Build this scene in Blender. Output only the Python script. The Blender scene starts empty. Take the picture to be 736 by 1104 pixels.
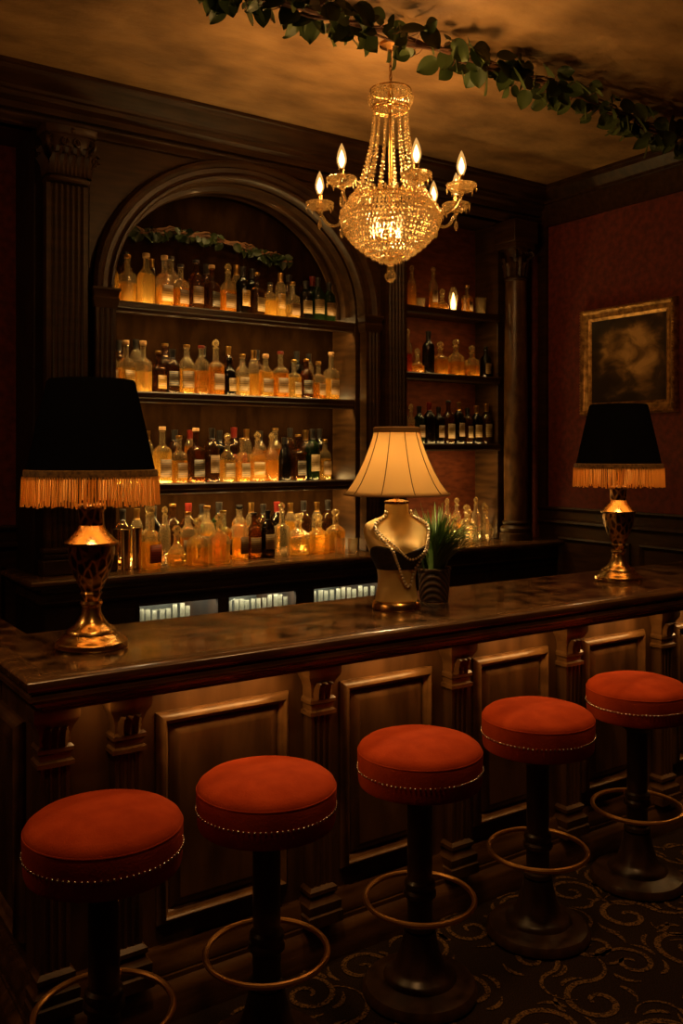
import bpy, bmesh, math, random
from mathutils import Vector
S = bpy.context.scene
COL = S.collection
R = random.Random(7)
PI = math.pi
# ------------------------------------------------------------------ camera
YAW = math.radians(34.3)
FX, FY = math.sin(YAW), math.cos(YAW)
def wx(px, Y):                      # X of the photo column px on the plane y = Y (used to measure the room)
    u = (px - 368) / 976.0
    return Y * (FX + FY * u) / (FY - FX * u)
cam = bpy.data.cameras.new('camera'); co = bpy.data.objects.new('camera', cam); COL.objects.link(co)
co.location = (0, 0, 1.65); co.rotation_euler = (PI / 2, 0, -YAW)
cam.sensor_fit = 'HORIZONTAL'; cam.sensor_width = 36; cam.lens = 976 / 736 * 36; cam.shift_y = -65 / 736
S.camera = co
# ------------------------------------------------------------------ mesh builder
class MB:
    def __init__(s): s.v = []; s.f = []; s.m = []; s.mi = 0
    def add(s, vs, fs):
        o = len(s.v); s.v += [tuple(p) for p in vs]
        for f in fs: s.f.append([i + o for i in f]); s.m.append(s.mi)
    def box(s, x0, x1, y0, y1, z0, z1):
        s.add([(x, y, z) for z in (z0, z1) for y in (y0, y1) for x in (x0, x1)],
              [(0, 1, 3, 2), (4, 6, 7, 5), (0, 4, 5, 1), (2, 3, 7, 6), (0, 2, 6, 4), (1, 5, 7, 3)])
        return s
    def prism(s, pts, a0, a1, axis):   # closed 2-D outline pushed along an axis
        def P(p, a):
            return (a, p[0], p[1]) if axis == 'x' else (p[0], a, p[1]) if axis == 'y' else (p[0], p[1], a)
        n = len(pts)
        s.add([P(p, a0) for p in pts] + [P(p, a1) for p in pts],
              [tuple(range(n)), tuple(range(2 * n - 1, n - 1, -1))] + [(i, (i + 1) % n, n + (i + 1) % n, n + i) for i in range(n)])
        return s
    def grid(s, rows, closed=False, cap0=False, cap1=False):
        n = len(rows[0]); vs = [p for r in rows for p in r]; fs = []
        for i in range(len(rows) - 1):
            for j in range(n if closed else n - 1):
                k = (j + 1) % n
                fs.append((i * n + j, i * n + k, (i + 1) * n + k, (i + 1) * n + j))
        if cap0: fs.append(tuple(range(n - 1, -1, -1)))
        if cap1: fs.append(tuple(range((len(rows) - 1) * n, len(rows) * n)))
        s.add(vs, fs); return s
    def lathe(s, prof, c=(0, 0, 0), n=32, sq=None, sx=1, sy=1, a0=0.0, cap=True):
        rows = []
        for r, z in prof:
            row = []
            for j in range(n):
                a = a0 + 2 * PI * j / n; ca, sa = math.cos(a), math.sin(a); k = 1
                if sq: k = 1 / (abs(ca) ** sq + abs(sa) ** sq) ** (1 / sq)
                row.append((c[0] + max(r, 1e-5) * k * ca * sx, c[1] + max(r, 1e-5) * k * sa * sy, c[2] + z))
            rows.append(row)
        return s.grid(rows, True, cap and prof[0][0] > 1e-4, cap and prof[-1][0] > 1e-4)
    def tube(s, path, r, n=8, closed=False, cap=True):
        P = [Vector(p) for p in path]; m = len(P); rows = []
        nrm = None
        for i in range(m):
            if closed: t = P[(i + 1) % m] - P[i - 1]
            else: t = P[min(i + 1, m - 1)] - P[max(i - 1, 0)]
            t.normalize()
            if nrm is None: nrm = t.orthogonal().normalized()
            nrm = (nrm - t * nrm.dot(t)).normalized(); b = t.cross(nrm)
            rr = r[i] if isinstance(r, (list, tuple)) else r
            rows.append([tuple(P[i] + (nrm * math.cos(2 * PI * j / n) + b * math.sin(2 * PI * j / n)) * rr) for j in range(n)])
        if closed: rows.append(rows[0]); cap = False
        return s.grid(rows, True, cap, cap)
    def torus(s, c, Rr, r, n=40, k=8):
        return s.tube([(c[0] + Rr * math.cos(2 * PI * i / n), c[1] + Rr * math.sin(2 * PI * i / n), c[2]) for i in range(n)], r, k, True)
    def ball(s, c, r, n=8, m=6, sz=1.0):
        return s.lathe([(r * math.sin(PI * i / m), -r * sz * math.cos(PI * i / m)) for i in range(m + 1)], c, n)
    def sweep_xy(s, path, prof, cap=True):   # moulding along a polyline in plan, mitred; offset to the right of travel
        P = [Vector((p[0], p[1])) for p in path]; rows = []
        for i in range(len(P)):
            ns = []
            if i > 0: d = (P[i] - P[i - 1]).normalized(); ns.append(Vector((d.y, -d.x)))
            if i < len(P) - 1: d = (P[i + 1] - P[i]).normalized(); ns.append(Vector((d.y, -d.x)))
            n = ns[0] if len(ns) == 1 else (ns[0] + ns[1]) / (1 + ns[0].dot(ns[1]))
            rows.append([(P[i].x + n.x * o, P[i].y + n.y * o, z) for o, z in prof])
        return s.grid(rows, True, cap, cap)
    def rect_ring(s, u0, u1, v0, v1, prof, f):   # mitred frame: prof = (inset, height) ; f maps (u, v, h)
        rows = []
        for cu, cv, du, dv in ((u0, v0, 1, 1), (u1, v0, -1, 1), (u1, v1, -1, -1), (u0, v1, 1, -1), (u0, v0, 1, 1)):
            rows.append([f(cu + du * i, cv + dv * i, h) for i, h in prof])
        return s.grid(rows, True)
    def build(s, name, mat, parent=None, bevel=0, world=False, angle=35, flat=False, rot=None):
        me = bpy.data.meshes.new(name)
        off = Vector((0, 0, 0)); p = parent
        if world:
            while p is not None: off += Vector(p.location); p = p.parent
        me.from_pydata([tuple(Vector(v) - off) for v in s.v], [], s.f)
        mats = mat if isinstance(mat, (list, tuple)) else [mat]
        for m in mats: me.materials.append(m)
        me.polygons.foreach_set('material_index', s.m)
        bm = bmesh.new(); bm.from_mesh(me)
        bmesh.ops.remove_doubles(bm, verts=bm.verts, dist=1e-6)
        bmesh.ops.recalc_face_normals(bm, faces=bm.faces)
        bm.to_mesh(me); bm.free()
        if not flat:
            me.polygons.foreach_set('use_smooth', [True] * len(me.polygons))
            me.set_sharp_from_angle(angle=math.radians(angle))
        o = bpy.data.objects.new(name, me); COL.objects.link(o)
        if parent is not None: o.parent = parent
        if bevel:
            b = o.modifiers.new('bevel', 'BEVEL'); b.width = bevel; b.segments = 2; b.limit_method = 'ANGLE'; b.angle_limit = math.radians(40)
        return o
def tag(o, label, cat, group=None, kind=None):
    o['label'] = label; o['category'] = cat
    if group: o['group'] = group
    if kind: o['kind'] = kind
    return o
def thing(name, label, cat, loc=(0, 0, 0), rz=0, group=None):
    o = bpy.data.objects.new(name, None); COL.objects.link(o); o.empty_display_size = .05
    o.location = loc; o.rotation_euler = (0, 0, rz)
    return tag(o, label, cat, group)
def struct(o): o['kind'] = 'structure'; return o
def copy_tree(o, parent=None):
    c = o.copy(); COL.objects.link(c)
    if parent is not None: c.parent = parent
    for ch in list(o.children): copy_tree(ch, c)
    return c
# ------------------------------------------------------------------ materials
def lin(c): return tuple(((x / 12.92) if x <= .04045 else ((x + .055) / 1.055) ** 2.4) for x in c)
class NT:
    def __init__(s, name):
        s.m = bpy.data.materials.new(name); s.m.use_nodes = True; s.t = s.m.node_tree; s.t.nodes.clear()
        s.out = s.n('ShaderNodeOutputMaterial')
    def n(s, ty, **kw):
        k = s.t.nodes.new(ty)
        for a, b in kw.items():
            if hasattr(k, a) and not a[0].isupper(): setattr(k, a, b)
            else: k.inputs[a.replace('_', ' ')].default_value = b
        return k
    def l(s, a, b): s.t.links.new(a, b)
    def ramp(s, fac, stops):
        r = s.n('ShaderNodeValToRGB'); e = r.color_ramp.elements
        while len(e) < len(stops): e.new(.5)
        for q, (p, c) in zip(e, stops): q.position = p; q.color = (*c, 1)
        s.l(fac, r.inputs['Fac']); return r.outputs['Color']
def pbr(name, col, rough=.5, metal=0, trans=0, ior=1.45, sheen=0, coat=0, spec=.5, emit=None, es=0, alpha=1):
    k = NT(name); p = k.n('ShaderNodeBsdfPrincipled')
    I = p.inputs
    I['Base Color'].default_value = (*col, 1); I['Roughness'].default_value = rough; I['Metallic'].default_value = metal
    I['Transmission Weight'].default_value = trans; I['IOR'].default_value = ior; I['Sheen Weight'].default_value = sheen
    I['Coat Weight'].default_value = coat; I['Specular IOR Level'].default_value = spec
    if emit: I['Emission Color'].default_value = (*emit, 1); I['Emission Strength'].default_value = es
    k.l(p.outputs[0], k.out.inputs['Surface']); k.p = p
    return k
def noisy(name, c0, c1, scale, rough=.4, metal=0, stretch=(1, 1, 1), bump=0, detail=6, lo=.35, hi=.65, rvar=0, coat=0, sheen=0, coord='Object', bscale=None, spec=.5):
    k = pbr(name, c0, rough, metal, coat=coat, sheen=sheen, spec=spec)
    tc = k.n('ShaderNodeTexCoord'); mp = k.n('ShaderNodeMapping'); mp.inputs['Scale'].default_value = stretch
    k.l(tc.outputs[coord], mp.inputs['Vector'])
    nz = k.n('ShaderNodeTexNoise', Scale=scale, Detail=detail); k.l(mp.outputs[0], nz.inputs['Vector'])
    k.l(k.ramp(nz.outputs[0], [(lo, c0), (hi, c1)]), k.p.inputs['Base Color'])
    if rvar:
        mr = k.n('ShaderNodeMapRange'); mr.inputs['To Min'].default_value = rough - rvar; mr.inputs['To Max'].default_value = rough + rvar
        k.l(nz.outputs[0], mr.inputs['Value']); k.l(mr.outputs[0], k.p.inputs['Roughness'])
    if bump:
        n2 = nz
        if bscale: n2 = k.n('ShaderNodeTexNoise', Scale=bscale, Detail=4); k.l(mp.outputs[0], n2.inputs['Vector'])
        b = k.n('ShaderNodeBump', Strength=bump, Distance=.01); k.l(n2.outputs[0], b.inputs['Height']); k.l(b.outputs[0], k.p.inputs['Normal'])
    return k.m
M = {}
M['wood'] = noisy('dark_mahogany', (.020, .0085, .0026), (.046, .020, .0055), 5, .42, stretch=(1, 1, 7), rvar=.06, bump=.06, spec=.3)
M['wood_h'] = noisy('dark_mahogany_level', (.020, .0085, .0026), (.046, .020, .0055), 5, .38, stretch=(1, 6, 6), rvar=.06, bump=.06, spec=.32)
M['wood_bar'] = noisy('bar_mahogany', (.045, .020, .0070), (.105, .048, .0155), 6, .36, stretch=(2.2, 2.2, .5), rvar=.07, bump=.08)
M['wood_edge'] = noisy('polished_mahogany', (.060, .027, .009), (.115, .054, .017), 6, .26, stretch=(1, 5, 5), rvar=.05, coat=.2)
M['wood_trim'] = noisy('highlight_mahogany', (.085, .040, .013), (.17, .082, .026), 7, .33, stretch=(2, 2, 2), rvar=.05, coat=.1)  # lighter mahogany: highlights of panel moulding and bar capitals put into the colour
M['ebony'] = noisy('blackened_wood', (.010, .0048, .002), (.020, .0095, .004), 6, .6, stretch=(3, 3, 1), rvar=.05, spec=.2)
M['stool_wood'] = noisy('ebonised_wood', (.026, .012, .005), (.055, .026, .010), 9, .3, stretch=(3, 3, 1), rvar=.05)
M['stone'] = noisy('mottled_brown_worktop', (.014, .007, .003), (.20, .092, .030), 11, .2, rvar=.07, detail=10, lo=.38, hi=.72, coat=.15)
M['ceil'] = noisy('aged_gold_plaster', (.19, .105, .034), (.40, .235, .085), 3.2, .6, bump=.7, detail=12, bscale=16, stretch=(1, 1.6, 1))
M['red_paper'] = noisy('red_flocked_wallpaper', (.075, .0075, .003), (.16, .019, .0065), 26, .7, bump=.15, detail=4, sheen=.2)
M['brass'] = noisy('aged_brass', (.58, .34, .10), (.76, .48, .17), 18, .26, 1, rvar=.08)
M['bronze'] = noisy('dark_bronze', (.30, .14, .035), (.45, .22, .06), 15, .28, 1, rvar=.07)
M['copper'] = noisy('copper_tube', (.72, .36, .12), (.85, .46, .16), 12, .36, 1, rvar=.05)
M['gilt'] = noisy('gilded_wood', (.22, .11, .026), (.58, .33, .10), 30, .34, .6, bump=.3)
M['velvet'] = noisy('rust_red_velvet', (.37, .043, .0075), (.47, .060, .011), 14, .85, bump=.12, bscale=160, spec=.08)
M['black_cloth'] = noisy('black_velvet', (.004, .004, .005), (.008, .008, .009), 60, .85, spec=.12)
k = NT('gold_thread'); d1 = k.n('ShaderNodeBsdfDiffuse'); d1.inputs[0].default_value = (.72, .42, .12, 1); t1 = k.n('ShaderNodeBsdfTranslucent'); t1.inputs[0].default_value = (.85, .50, .14, 1)
a_ = k.n('ShaderNodeMixShader', Fac=.5); k.l(d1.outputs[0], a_.inputs[1]); k.l(t1.outputs[0], a_.inputs[2]); k.l(a_.outputs[0], k.out.inputs[0]); M['fringe'] = k.m
M['cream_metal'] = noisy('pale_gold_paint', (.74, .50, .17), (.84, .60, .23), 8, .38, .12)
M['pearl'] = pbr('pearl', (.85, .68, .42), .2, coat=.5).m
M['steel'] = pbr('nail_head', (.8, .7, .55), .25, 1).m
M['chain'] = M['bronze']
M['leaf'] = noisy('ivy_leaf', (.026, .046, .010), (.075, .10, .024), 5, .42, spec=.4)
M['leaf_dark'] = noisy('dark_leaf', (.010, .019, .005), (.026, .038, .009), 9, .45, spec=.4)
M['blade'] = noisy('grass_leaf', (.05, .10, .02), (.13, .20, .045), 6, .42)
M['stem'] = noisy('brown_vine', (.07, .028, .010), (.13, .05, .016), 20, .7)
M['soil'] = pbr('soil', (.02, .012, .007), .9).m
def label_mat(name, paper, ink, rough=.55):      # printed bands and worn paper
    k = pbr(name, paper, rough); tc = k.n('ShaderNodeTexCoord'); mp = k.n('ShaderNodeMapping'); mp.inputs['Scale'].default_value = (1, 1, 1); k.l(tc.outputs['Object'], mp.inputs[0])
    wv = k.n('ShaderNodeTexWave', Scale=26, Distortion=1.5, Detail=3); wv.bands_direction = 'Z'; wv.inputs['Detail Scale'].default_value = 6; k.l(mp.outputs[0], wv.inputs['Vector'])
    nz = k.n('ShaderNodeTexNoise', Scale=70, Detail=4); k.l(tc.outputs['Object'], nz.inputs['Vector'])
    mt = k.n('ShaderNodeMath'); mt.operation = 'MULTIPLY_ADD'; k.l(nz.outputs[0], mt.inputs[0]); mt.inputs[1].default_value = .5; k.l(wv.outputs[0], mt.inputs[2])
    k.l(k.ramp(mt.outputs[0], [(.30, ink), (.50, paper)]), k.p.inputs['Base Color']); return k.m
M['paper_cream'] = label_mat('cream_label', (.17, .105, .036), (.06, .034, .011))
M['paper_tan'] = label_mat('tan_label', (.13, .068, .019), (.045, .022, .008))
M['paper_black'] = label_mat('black_label', (.014, .010, .006), (.10, .06, .018), .45)
M['paper_red'] = label_mat('red_label', (.30, .04, .014), (.12, .02, .008))
M['paper_gold'] = label_mat('gold_label', (.30, .165, .035), (.11, .055, .013), .4)
M['cap_black'] = pbr('black_cap', (.012, .010, .009), .35).m
M['cap_gold'] = pbr('gold_cap', (.62, .36, .10), .3, 1).m
M['cap_red'] = pbr('red_cap', (.10, .008, .005), .35).m
M['cap_cork'] = noisy('cork', (.30, .17, .07), (.42, .25, .11), 60, .8)
M['niche_black'] = noisy('matt_dark_panel', (.008, .0035, .0013), (.016, .007, .0025), 6, .9, stretch=(3, 3, 1), spec=0)
M['strip'] = pbr('lit_strip', (1, 1, 1), .5, emit=(1, .55, .2), es=3).m
def glassy(name, col, glow, gw=.35, rough=.02, ior=1.42, clear=.12):
    """Coloured glass: refraction, some straight see-through, and the light its contents scatter."""
    k = NT(name)
    p = k.n('ShaderNodeBsdfPrincipled'); I = p.inputs
    I['Base Color'].default_value = (*col, 1); I['Roughness'].default_value = rough; I['Transmission Weight'].default_value = 1; I['IOR'].default_value = ior
    tc = k.n('ShaderNodeTexCoord'); nz = k.n('ShaderNodeTexNoise', Scale=55, Detail=2); k.l(tc.outputs['Object'], nz.inputs['Vector'])
    bp = k.n('ShaderNodeBump', Strength=.35, Distance=.006); k.l(nz.outputs[0], bp.inputs['Height']); k.l(bp.outputs[0], I['Normal'])
    t = k.n('ShaderNodeBsdfTransparent'); t.inputs[0].default_value = (*col, 1)
    tr = k.n('ShaderNodeBsdfTranslucent'); tr.inputs[0].default_value = (*glow, 1)
    df = k.n('ShaderNodeBsdfDiffuse'); df.inputs[0].default_value = (*glow, 1)
    a = k.n('ShaderNodeMixShader', Fac=.5); k.l(tr.outputs[0], a.inputs[1]); k.l(df.outputs[0], a.inputs[2])
    b = k.n('ShaderNodeMixShader', Fac=clear); k.l(p.outputs[0], b.inputs[1]); k.l(t.outputs[0], b.inputs[2])
    c = k.n('ShaderNodeMixShader', Fac=gw); k.l(b.outputs[0], c.inputs[1]); k.l(a.outputs[0], c.inputs[2])
    k.l(c.outputs[0], k.out.inputs['Surface']); return k.m
LIQ = {'amber': glassy('amber_spirit', (1, .60, .14), (.95, .53, .08), .22),
       'honey': glassy('honey_spirit', (1, .72, .25), (.97, .60, .14), .22),
       'copper': glassy('copper_spirit', (.95, .46, .09), (.74, .30, .032), .20),
       'brown': glassy('brown_glass', (.26, .11, .03), (.10, .040, .010), .18),
       'green': glassy('green_glass', (.07, .16, .05), (.03, .06, .016), .18),
       'black': glassy('black_glass', (.03, .02, .012), (.012, .008, .004), .25),
       'red': glassy('red_spirit', (.75, .12, .04), (.5, .06, .014), .22),
       'clear': glassy('clear_spirit', (.98, .90, .72), (.75, .58, .30), .10)}
GLASS = glassy('clear_glass', (.97, .92, .80), (.8, .62, .34), .08, .02, 1.45, .35)
CUT = glassy('cut_crystal', (1, .90, .66), (.9, .66, .30), .12, .03, 1.5, .15)
COOLGLASS = glassy('tumbler_glass', (.95, .97, .93), (.80, .78, .62), .14, .02, 1.5, .1)
# ------------------------------------------------------------------ lights
WARM = (1, .57, .21)
def area(loc, sx, sy, energy, rot=(0, 0, 0), col=WARM, spread=180):
    l = bpy.data.lights.new('area', 'AREA'); l.shape = 'RECTANGLE'; l.size = sx; l.size_y = sy; l.energy = energy; l.color = col; l.spread = math.radians(spread)
    o = bpy.data.objects.new('area_light', l); o.location = loc; o.rotation_euler = rot; COL.objects.link(o); return o
def point(loc, energy, r=.03, col=WARM):
    l = bpy.data.lights.new('point', 'POINT'); l.energy = energy; l.color = col; l.shadow_soft_size = r
    o = bpy.data.objects.new('point_light', l); o.location = loc; COL.objects.link(o); return o
def spot(loc, target, energy, ang=70, r=.08, col=WARM, blend=.8):
    l = bpy.data.lights.new('spot', 'SPOT'); l.energy = energy; l.color = col; l.shadow_soft_size = r; l.spot_size = math.radians(ang); l.spot_blend = blend
    o = bpy.data.objects.new('spot_light', l); o.location = loc
    o.rotation_euler = (Vector(target) - Vector(loc)).to_track_quat('-Z', 'Y').to_euler(); COL.objects.link(o); return o
# ------------------------------------------------------------------ room shell
XL, XR, YF, YB, H = -1.8, 4.65, -2.2, 4.72, 3.42
# carpet with woven scrolls
k = NT('scroll_carpet_ground'); p = k.n('ShaderNodeBsdfPrincipled', Roughness=.95); p.inputs['Specular IOR Level'].default_value = .1
tc = k.n('ShaderNodeTexCoord'); nz = k.n('ShaderNodeTexNoise', Scale=260, Detail=2); k.l(tc.outputs['Object'], nz.inputs['Vector'])
k.l(k.ramp(nz.outputs[0], [(.35, (.010, .006, .0035)), (.7, (.032, .018, .009))]), p.inputs['Base Color'])
b = k.n('ShaderNodeBump', Strength=.6, Distance=.004); k.l(nz.outputs[0], b.inputs['Height']); k.l(b.outputs[0], p.inputs['Normal']); k.l(p.outputs[0], k.out.inputs[0])
carpet = k.m
k = NT('scroll_carpet_gold'); p = k.n('ShaderNodeBsdfPrincipled', Roughness=.95); p.inputs['Specular IOR Level'].default_value = .1
tc = k.n('ShaderNodeTexCoord'); nz = k.n('ShaderNodeTexNoise', Scale=150, Detail=3); k.l(tc.outputs['Object'], nz.inputs['Vector'])
k.l(k.ramp(nz.outputs[0], [(.38, (.018, .010, .005)), (.60, (.17, .092, .032))]), p.inputs['Base Color']); k.l(p.outputs[0], k.out.inputs[0])
carpet_gold = k.m
f = MB(); f.add([(XL, YF, 0), (XR, YF, 0), (XR, YB + .2, 0), (XL, YB + .2, 0)], [(0, 1, 2, 3)]); f.mi = 1
def ribbon(pts, w):
    rows = []
    for i, (x, y) in enumerate(pts):
        a = pts[max(i - 1, 0)]; b_ = pts[min(i + 1, len(pts) - 1)]
        dx, dy = b_[0] - a[0], b_[1] - a[1]; L = math.hypot(dx, dy) or 1
        t = i / (len(pts) - 1); ww = w * (.25 + .75 * math.sin(PI * min(1, t * 1.1 + .05)) ** .6)
        rows.append([(x - dy / L * ww, y + dx / L * ww, .0025), (x + dy / L * ww, y - dx / L * ww, .0025)])
    f.grid(rows)
R2 = random.Random(11)
gx = .5
while gx < 4.6:
    gy = .9
    while gy < 2.45:
        cx, cy = gx + R2.uniform(-.05, .05), gy + R2.uniform(-.05, .05); th = R2.uniform(0, 2 * PI); sg = R2.choice((-1, 1)); sc = R2.uniform(.8, 1.2)
        pts = []
        for i in range(30):              # curl
            t = i / 29; a = th + sg * (t * 3.6 * PI / 1.35); r = sc * (.012 + .085 * t ** 1.1)
            pts.append((cx + r * math.cos(a), cy + r * math.sin(a)))
        ex, ey = pts[-1]; dx, dy = ex - pts[-2][0], ey - pts[-2][1]; a = math.atan2(dy, dx)
        for i in range(16):              # the stem runs off the curl and turns the other way
            a -= sg * .17; ex += .014 * sc * math.cos(a); ey += .014 * sc * math.sin(a); pts.append((ex, ey))
        ribbon(pts, .0095 * sc)
        for q in range(4):               # leaf flicks
            a = th + q * 1.7; r = .11 * sc; bx_, by_ = cx + r * math.cos(a), cy + r * math.sin(a); h = a + sg * 1.2
            ribbon([(bx_ + t * .014 * math.cos(h + sg * t * .12), by_ + t * .014 * math.sin(h + sg * t * .12)) for t in range(7)], .008)
        gy += .235
    gx += .235
struct(f.build('floor', [carpet, carpet_gold]))
struct(MB().box(XL, XR, YF, YB + .3, H, H + .1).build('ceiling', M['ceil']))
struct(MB().box(XL, XR + .1, YB, YB + .3, 0, H).build('wall_back', M['red_paper']))
struct(MB().box(XR, XR + .1, YF, YB, 0, H).build('wall_right', M['red_paper']))
struct(MB().box(XL - .1, XL, YF, YB, 0, H).build('wall_left', M['red_paper']))
struct(MB().box(XL, XR, YF - .1, YF, 0, H).build('wall_front', M['red_paper']))
# cornices : (offset into the room, height below ceiling)
def cornice_prof(pr, dp):
    return [(0, H), (pr, H), (pr, H - .018), (pr * .93, H - .022), (pr * .90, H - .04), (pr * .72, H - .062), (pr * .52, H - .085), (pr * .50, H - .10),
            (pr * .40, H - .105), (pr * .38, H - .125), (pr * .2, H - dp + .03), (pr * .2, H - dp), (0, H - dp)]
ENT = [(XL, 4.36), (XR, 4.36)]
struct(MB().sweep_xy(ENT, cornice_prof(.17, .17)).build('trim_1', M['wood_h']))
struct(MB().sweep_xy([(XR, 4.36), (XR, YF)], cornice_prof(.15, .24)).build('trim_2', M['wood_h']))
# entablature over the back bar
struct(MB().sweep_xy([(XL, 4.39), (XR, 4.39)],
    [(-.05, 3.30), (.03, 3.30), (.03, 3.285), (.02, 3.28), (.02, 3.262), (.012, 3.258), (.012, 3.235), (.05, 3.232), (.045, 3.22), (.03, 3.21), (.022, 3.195), (0, 3.19), (-.05, 3.19)]).build('trim_3', M['wood_h']))
struct(MB().box(XL, XR, 4.385, YB, 3.19, H).build('trim_4', M['wood_h']))
# wainscot and dado rail, right wall and back wall left of the bar
RAIL = [(0, 1.28), (.035, 1.28), (.04, 1.27), (.03, 1.255), (.02, 1.25), (.02, 1.20), (.04, 1.19), (.045, 1.175), (.02, 1.165), (.015, 1.15), (0, 1.15)]
struct(MB().sweep_xy([(XR, 4.38), (XR, YF)], RAIL).build('trim_5', M['wood_h']))
struct(MB().sweep_xy([(XL, YB), (1.22, YB)], RAIL).build('trim_6', M['wood_h']))
w = MB().box(XR - .015, XR, YF, 4.38, 0, 1.15)
for y0, y1 in ((3.62, 4.2), (2.98, 3.55)):
    w.rect_ring(y0, y1, .3, 1.08, [(0, 0), (0, .014), (.01, .02), (.022, .012), (.03, 0)], lambda u, v, h: (XR - .015 - h, u, v))
struct(w.build('trim_7', M['wood']))
w = MB().box(XL, 1.22, YB - .015, YB, 0, 1.15)
w.rect_ring(.62, 1.15, .3, 1.08, [(0, 0), (0, .014), (.01, .02), (.022, .012), (.03, 0)], lambda u, v, h: (u, YB - .015 - h, v))
struct(w.build('trim_8', M['wood']))
# dark upright stile at the corner of the red wall
struct(MB().box(XR - .03, XR, 4.31, 4.38, 1.28, H - .24).build('trim_9', M['wood']))
struct(MB().sweep_xy([(XR, 4.38), (XR, YF)], [(0, .16), (.02, .16), (.03, .14), (.03, 0), (0, 0)]).build('baseboard_right', M['wood_h']))
struct(MB().sweep_xy([(XL, YB), (1.2, YB)], [(0, .16), (.02, .16), (.03, .14), (.03, 0), (0, 0)]).build('baseboard_back', M['wood_h']))
# ------------------------------------------------------------------ carved capital and fluted shafts
def leaf_strip(mb, base, out, up, w, h, curl):
    """one acanthus leaf: a bent tongue with a raised rib and lobed edge"""
    out = Vector(out).normalized(); up = Vector((0, 0, 1)); side = out.cross(up).normalized(); B = Vector(base); rows = []
    for i in range(8):
        t = i / 7; ww = w * (.55 + .5 * math.sin(PI * min(1, .2 + t * .8))) * (1 + .12 * math.cos(t * 22)) * (1 - .35 * t ** 4)
        o = curl * t ** 2.6 + .002; z = h * (t if t < .86 else .86 + (t - .86) * .1 - (t - .86) * .6)
        c = B + up * z
        rows.append([tuple(c + out * (o - .002) - side * ww), tuple(c + out * (o + .004) - side * ww * .5), tuple(c + out * (o + .011)),
                     tuple(c + out * (o + .004) + side * ww * .5), tuple(c + out * (o - .002) + side * ww)])
    mb.grid(rows)
def volute(mb, c, out, r, tr):
    out = Vector(out).normalized(); up = Vector((0, 0, 1)); pts = []
    for i in range(26):
        t = i / 25; a = -PI / 2 + t * 3.4 * PI; rr = r * (1 - .82 * t)
        pts.append(tuple(Vector(c) + out * rr * math.cos(a) + up * rr * math.sin(a)))
    mb.tube(pts, [tr * (1 - .4 * i / 25) for i in range(26)], 6)
def capital(mb, cx, cy, z0, z1, hw, back=True, round_=False):
    h = z1 - z0
    prof = [(hw * .98, 0), (hw * 1.06, .008), (hw * 1.06, .02), (hw * .95, .028), (hw * .9, h * .3), (hw * .95, h * .6), (hw * 1.12, h * .82), (hw * 1.2, h * .86)]
    mb.lathe(prof, (cx, cy, z0), 32, None if round_ else 6)
    mb.lathe([(hw * 1.24, h * .86), (hw * 1.32, h * .9), (hw * 1.34, h), (.01, h)], (cx, cy, z0), 32, 8)
    dirs = []
    if round_: dirs = [(math.cos(a), math.sin(a), 0) for a in [i * PI / 4 for i in range(8)]]
    for tier, (zz, hh, cu) in enumerate(((.03, h * .42, hw * .38), (h * .12, h * .58, hw * .42))):
        if round_:
            for i in range(8):
                a = (i + .5 * tier) * PI / 4; d = (math.cos(a), math.sin(a), 0)
                leaf_strip(mb, (cx + d[0] * hw * .94, cy + d[1] * hw * .94, z0 + zz), d, None, hw * .3, hh, cu)
        else:
            for q in ((0, -1), (-1, 0), (1, 0)):
                for s in ((-.8, -.4, 0, .4, .8) if tier == 0 else (-.62, -.2, .2, .62)):
                    px_, py_ = (cx + s * hw, cy - hw * .97) if q[0] == 0 else (cx + q[0] * hw * .97, cy + s * hw)
                    leaf_strip(mb, (px_, py_, z0 + zz), (q[0], q[1], 0), None, hw * .21, hh, cu * 1.25)
    for sx in (-1, 1):
        d = Vector((sx, -1, 0)).normalized()
        volute(mb, (cx + sx * hw * .93, cy - hw * .93, z0 + h * .72), d, hw * .34, hw * .09)
        volute(mb, (cx + sx * hw * .25, cy - hw * 1.12, z0 + h * .74), (sx, 0, 0), hw * .2, hw * .06)
    mb.ball((cx, cy - hw * 1.25, z0 + h * .93), hw * .14)
def fluted(x0, x1, y0, y1, n, depth, margin):
    """plan outline with flutes cut in the front (y0) face and on the left face"""
    pts = [(x0, y1), (x0, y0)]
    wd = (x1 - x0 - 2 * margin) / n
    for i in range(n):
        a = x0 + margin + i * wd + wd * .12; b_ = a + wd * .76
        for q in range(7):
            t = q / 6; pts.append((a + (b_ - a) * t, y0 + depth * math.sin(PI * t)))
    pts += [(x1, y0), (x1, y1)]
    return pts
# ------------------------------------------------------------------ arched shelf unit
ZC = 1.06
AX, AA, AB, ZS = 2.37, .76, .66, 2.46          # arch centre, inner half axes, spring height
def arch(a, b_, n=40, z=ZS): return [(AX - a * math.cos(PI * i / n), z + b_ * math.sin(PI * i / n)) for i in range(n + 1)]
U = thing('arched_shelf_unit', 'tall dark wood arched back bar unit with three bottle shelves and fluted pilasters', 'shelf unit', (2.37, 4.6, ZC))
IN = arch(AA + .055, AB + .055)
out = [(1.49, ZC), (IN[0][0], ZC)] + IN + [(IN[-1][0], ZC), (3.26, ZC), (3.26, 3.20), (1.49, 3.20)]
MB().prism(out, 4.39, 4.46, 'y').build('face_panel', M['wood'], U, world=True)
inn = [(AX - AA, ZC)] + arch(AA, AB) + [(AX + AA, ZC)]
o2 = [(AX - AA - .05, ZC)] + arch(AA + .05, AB + .05) + [(AX + AA + .05, ZC)]
MB().prism(inn + o2[::-1], 4.44, 4.70, 'y').build('arch_lining', M['wood'], U, world=True)
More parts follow.
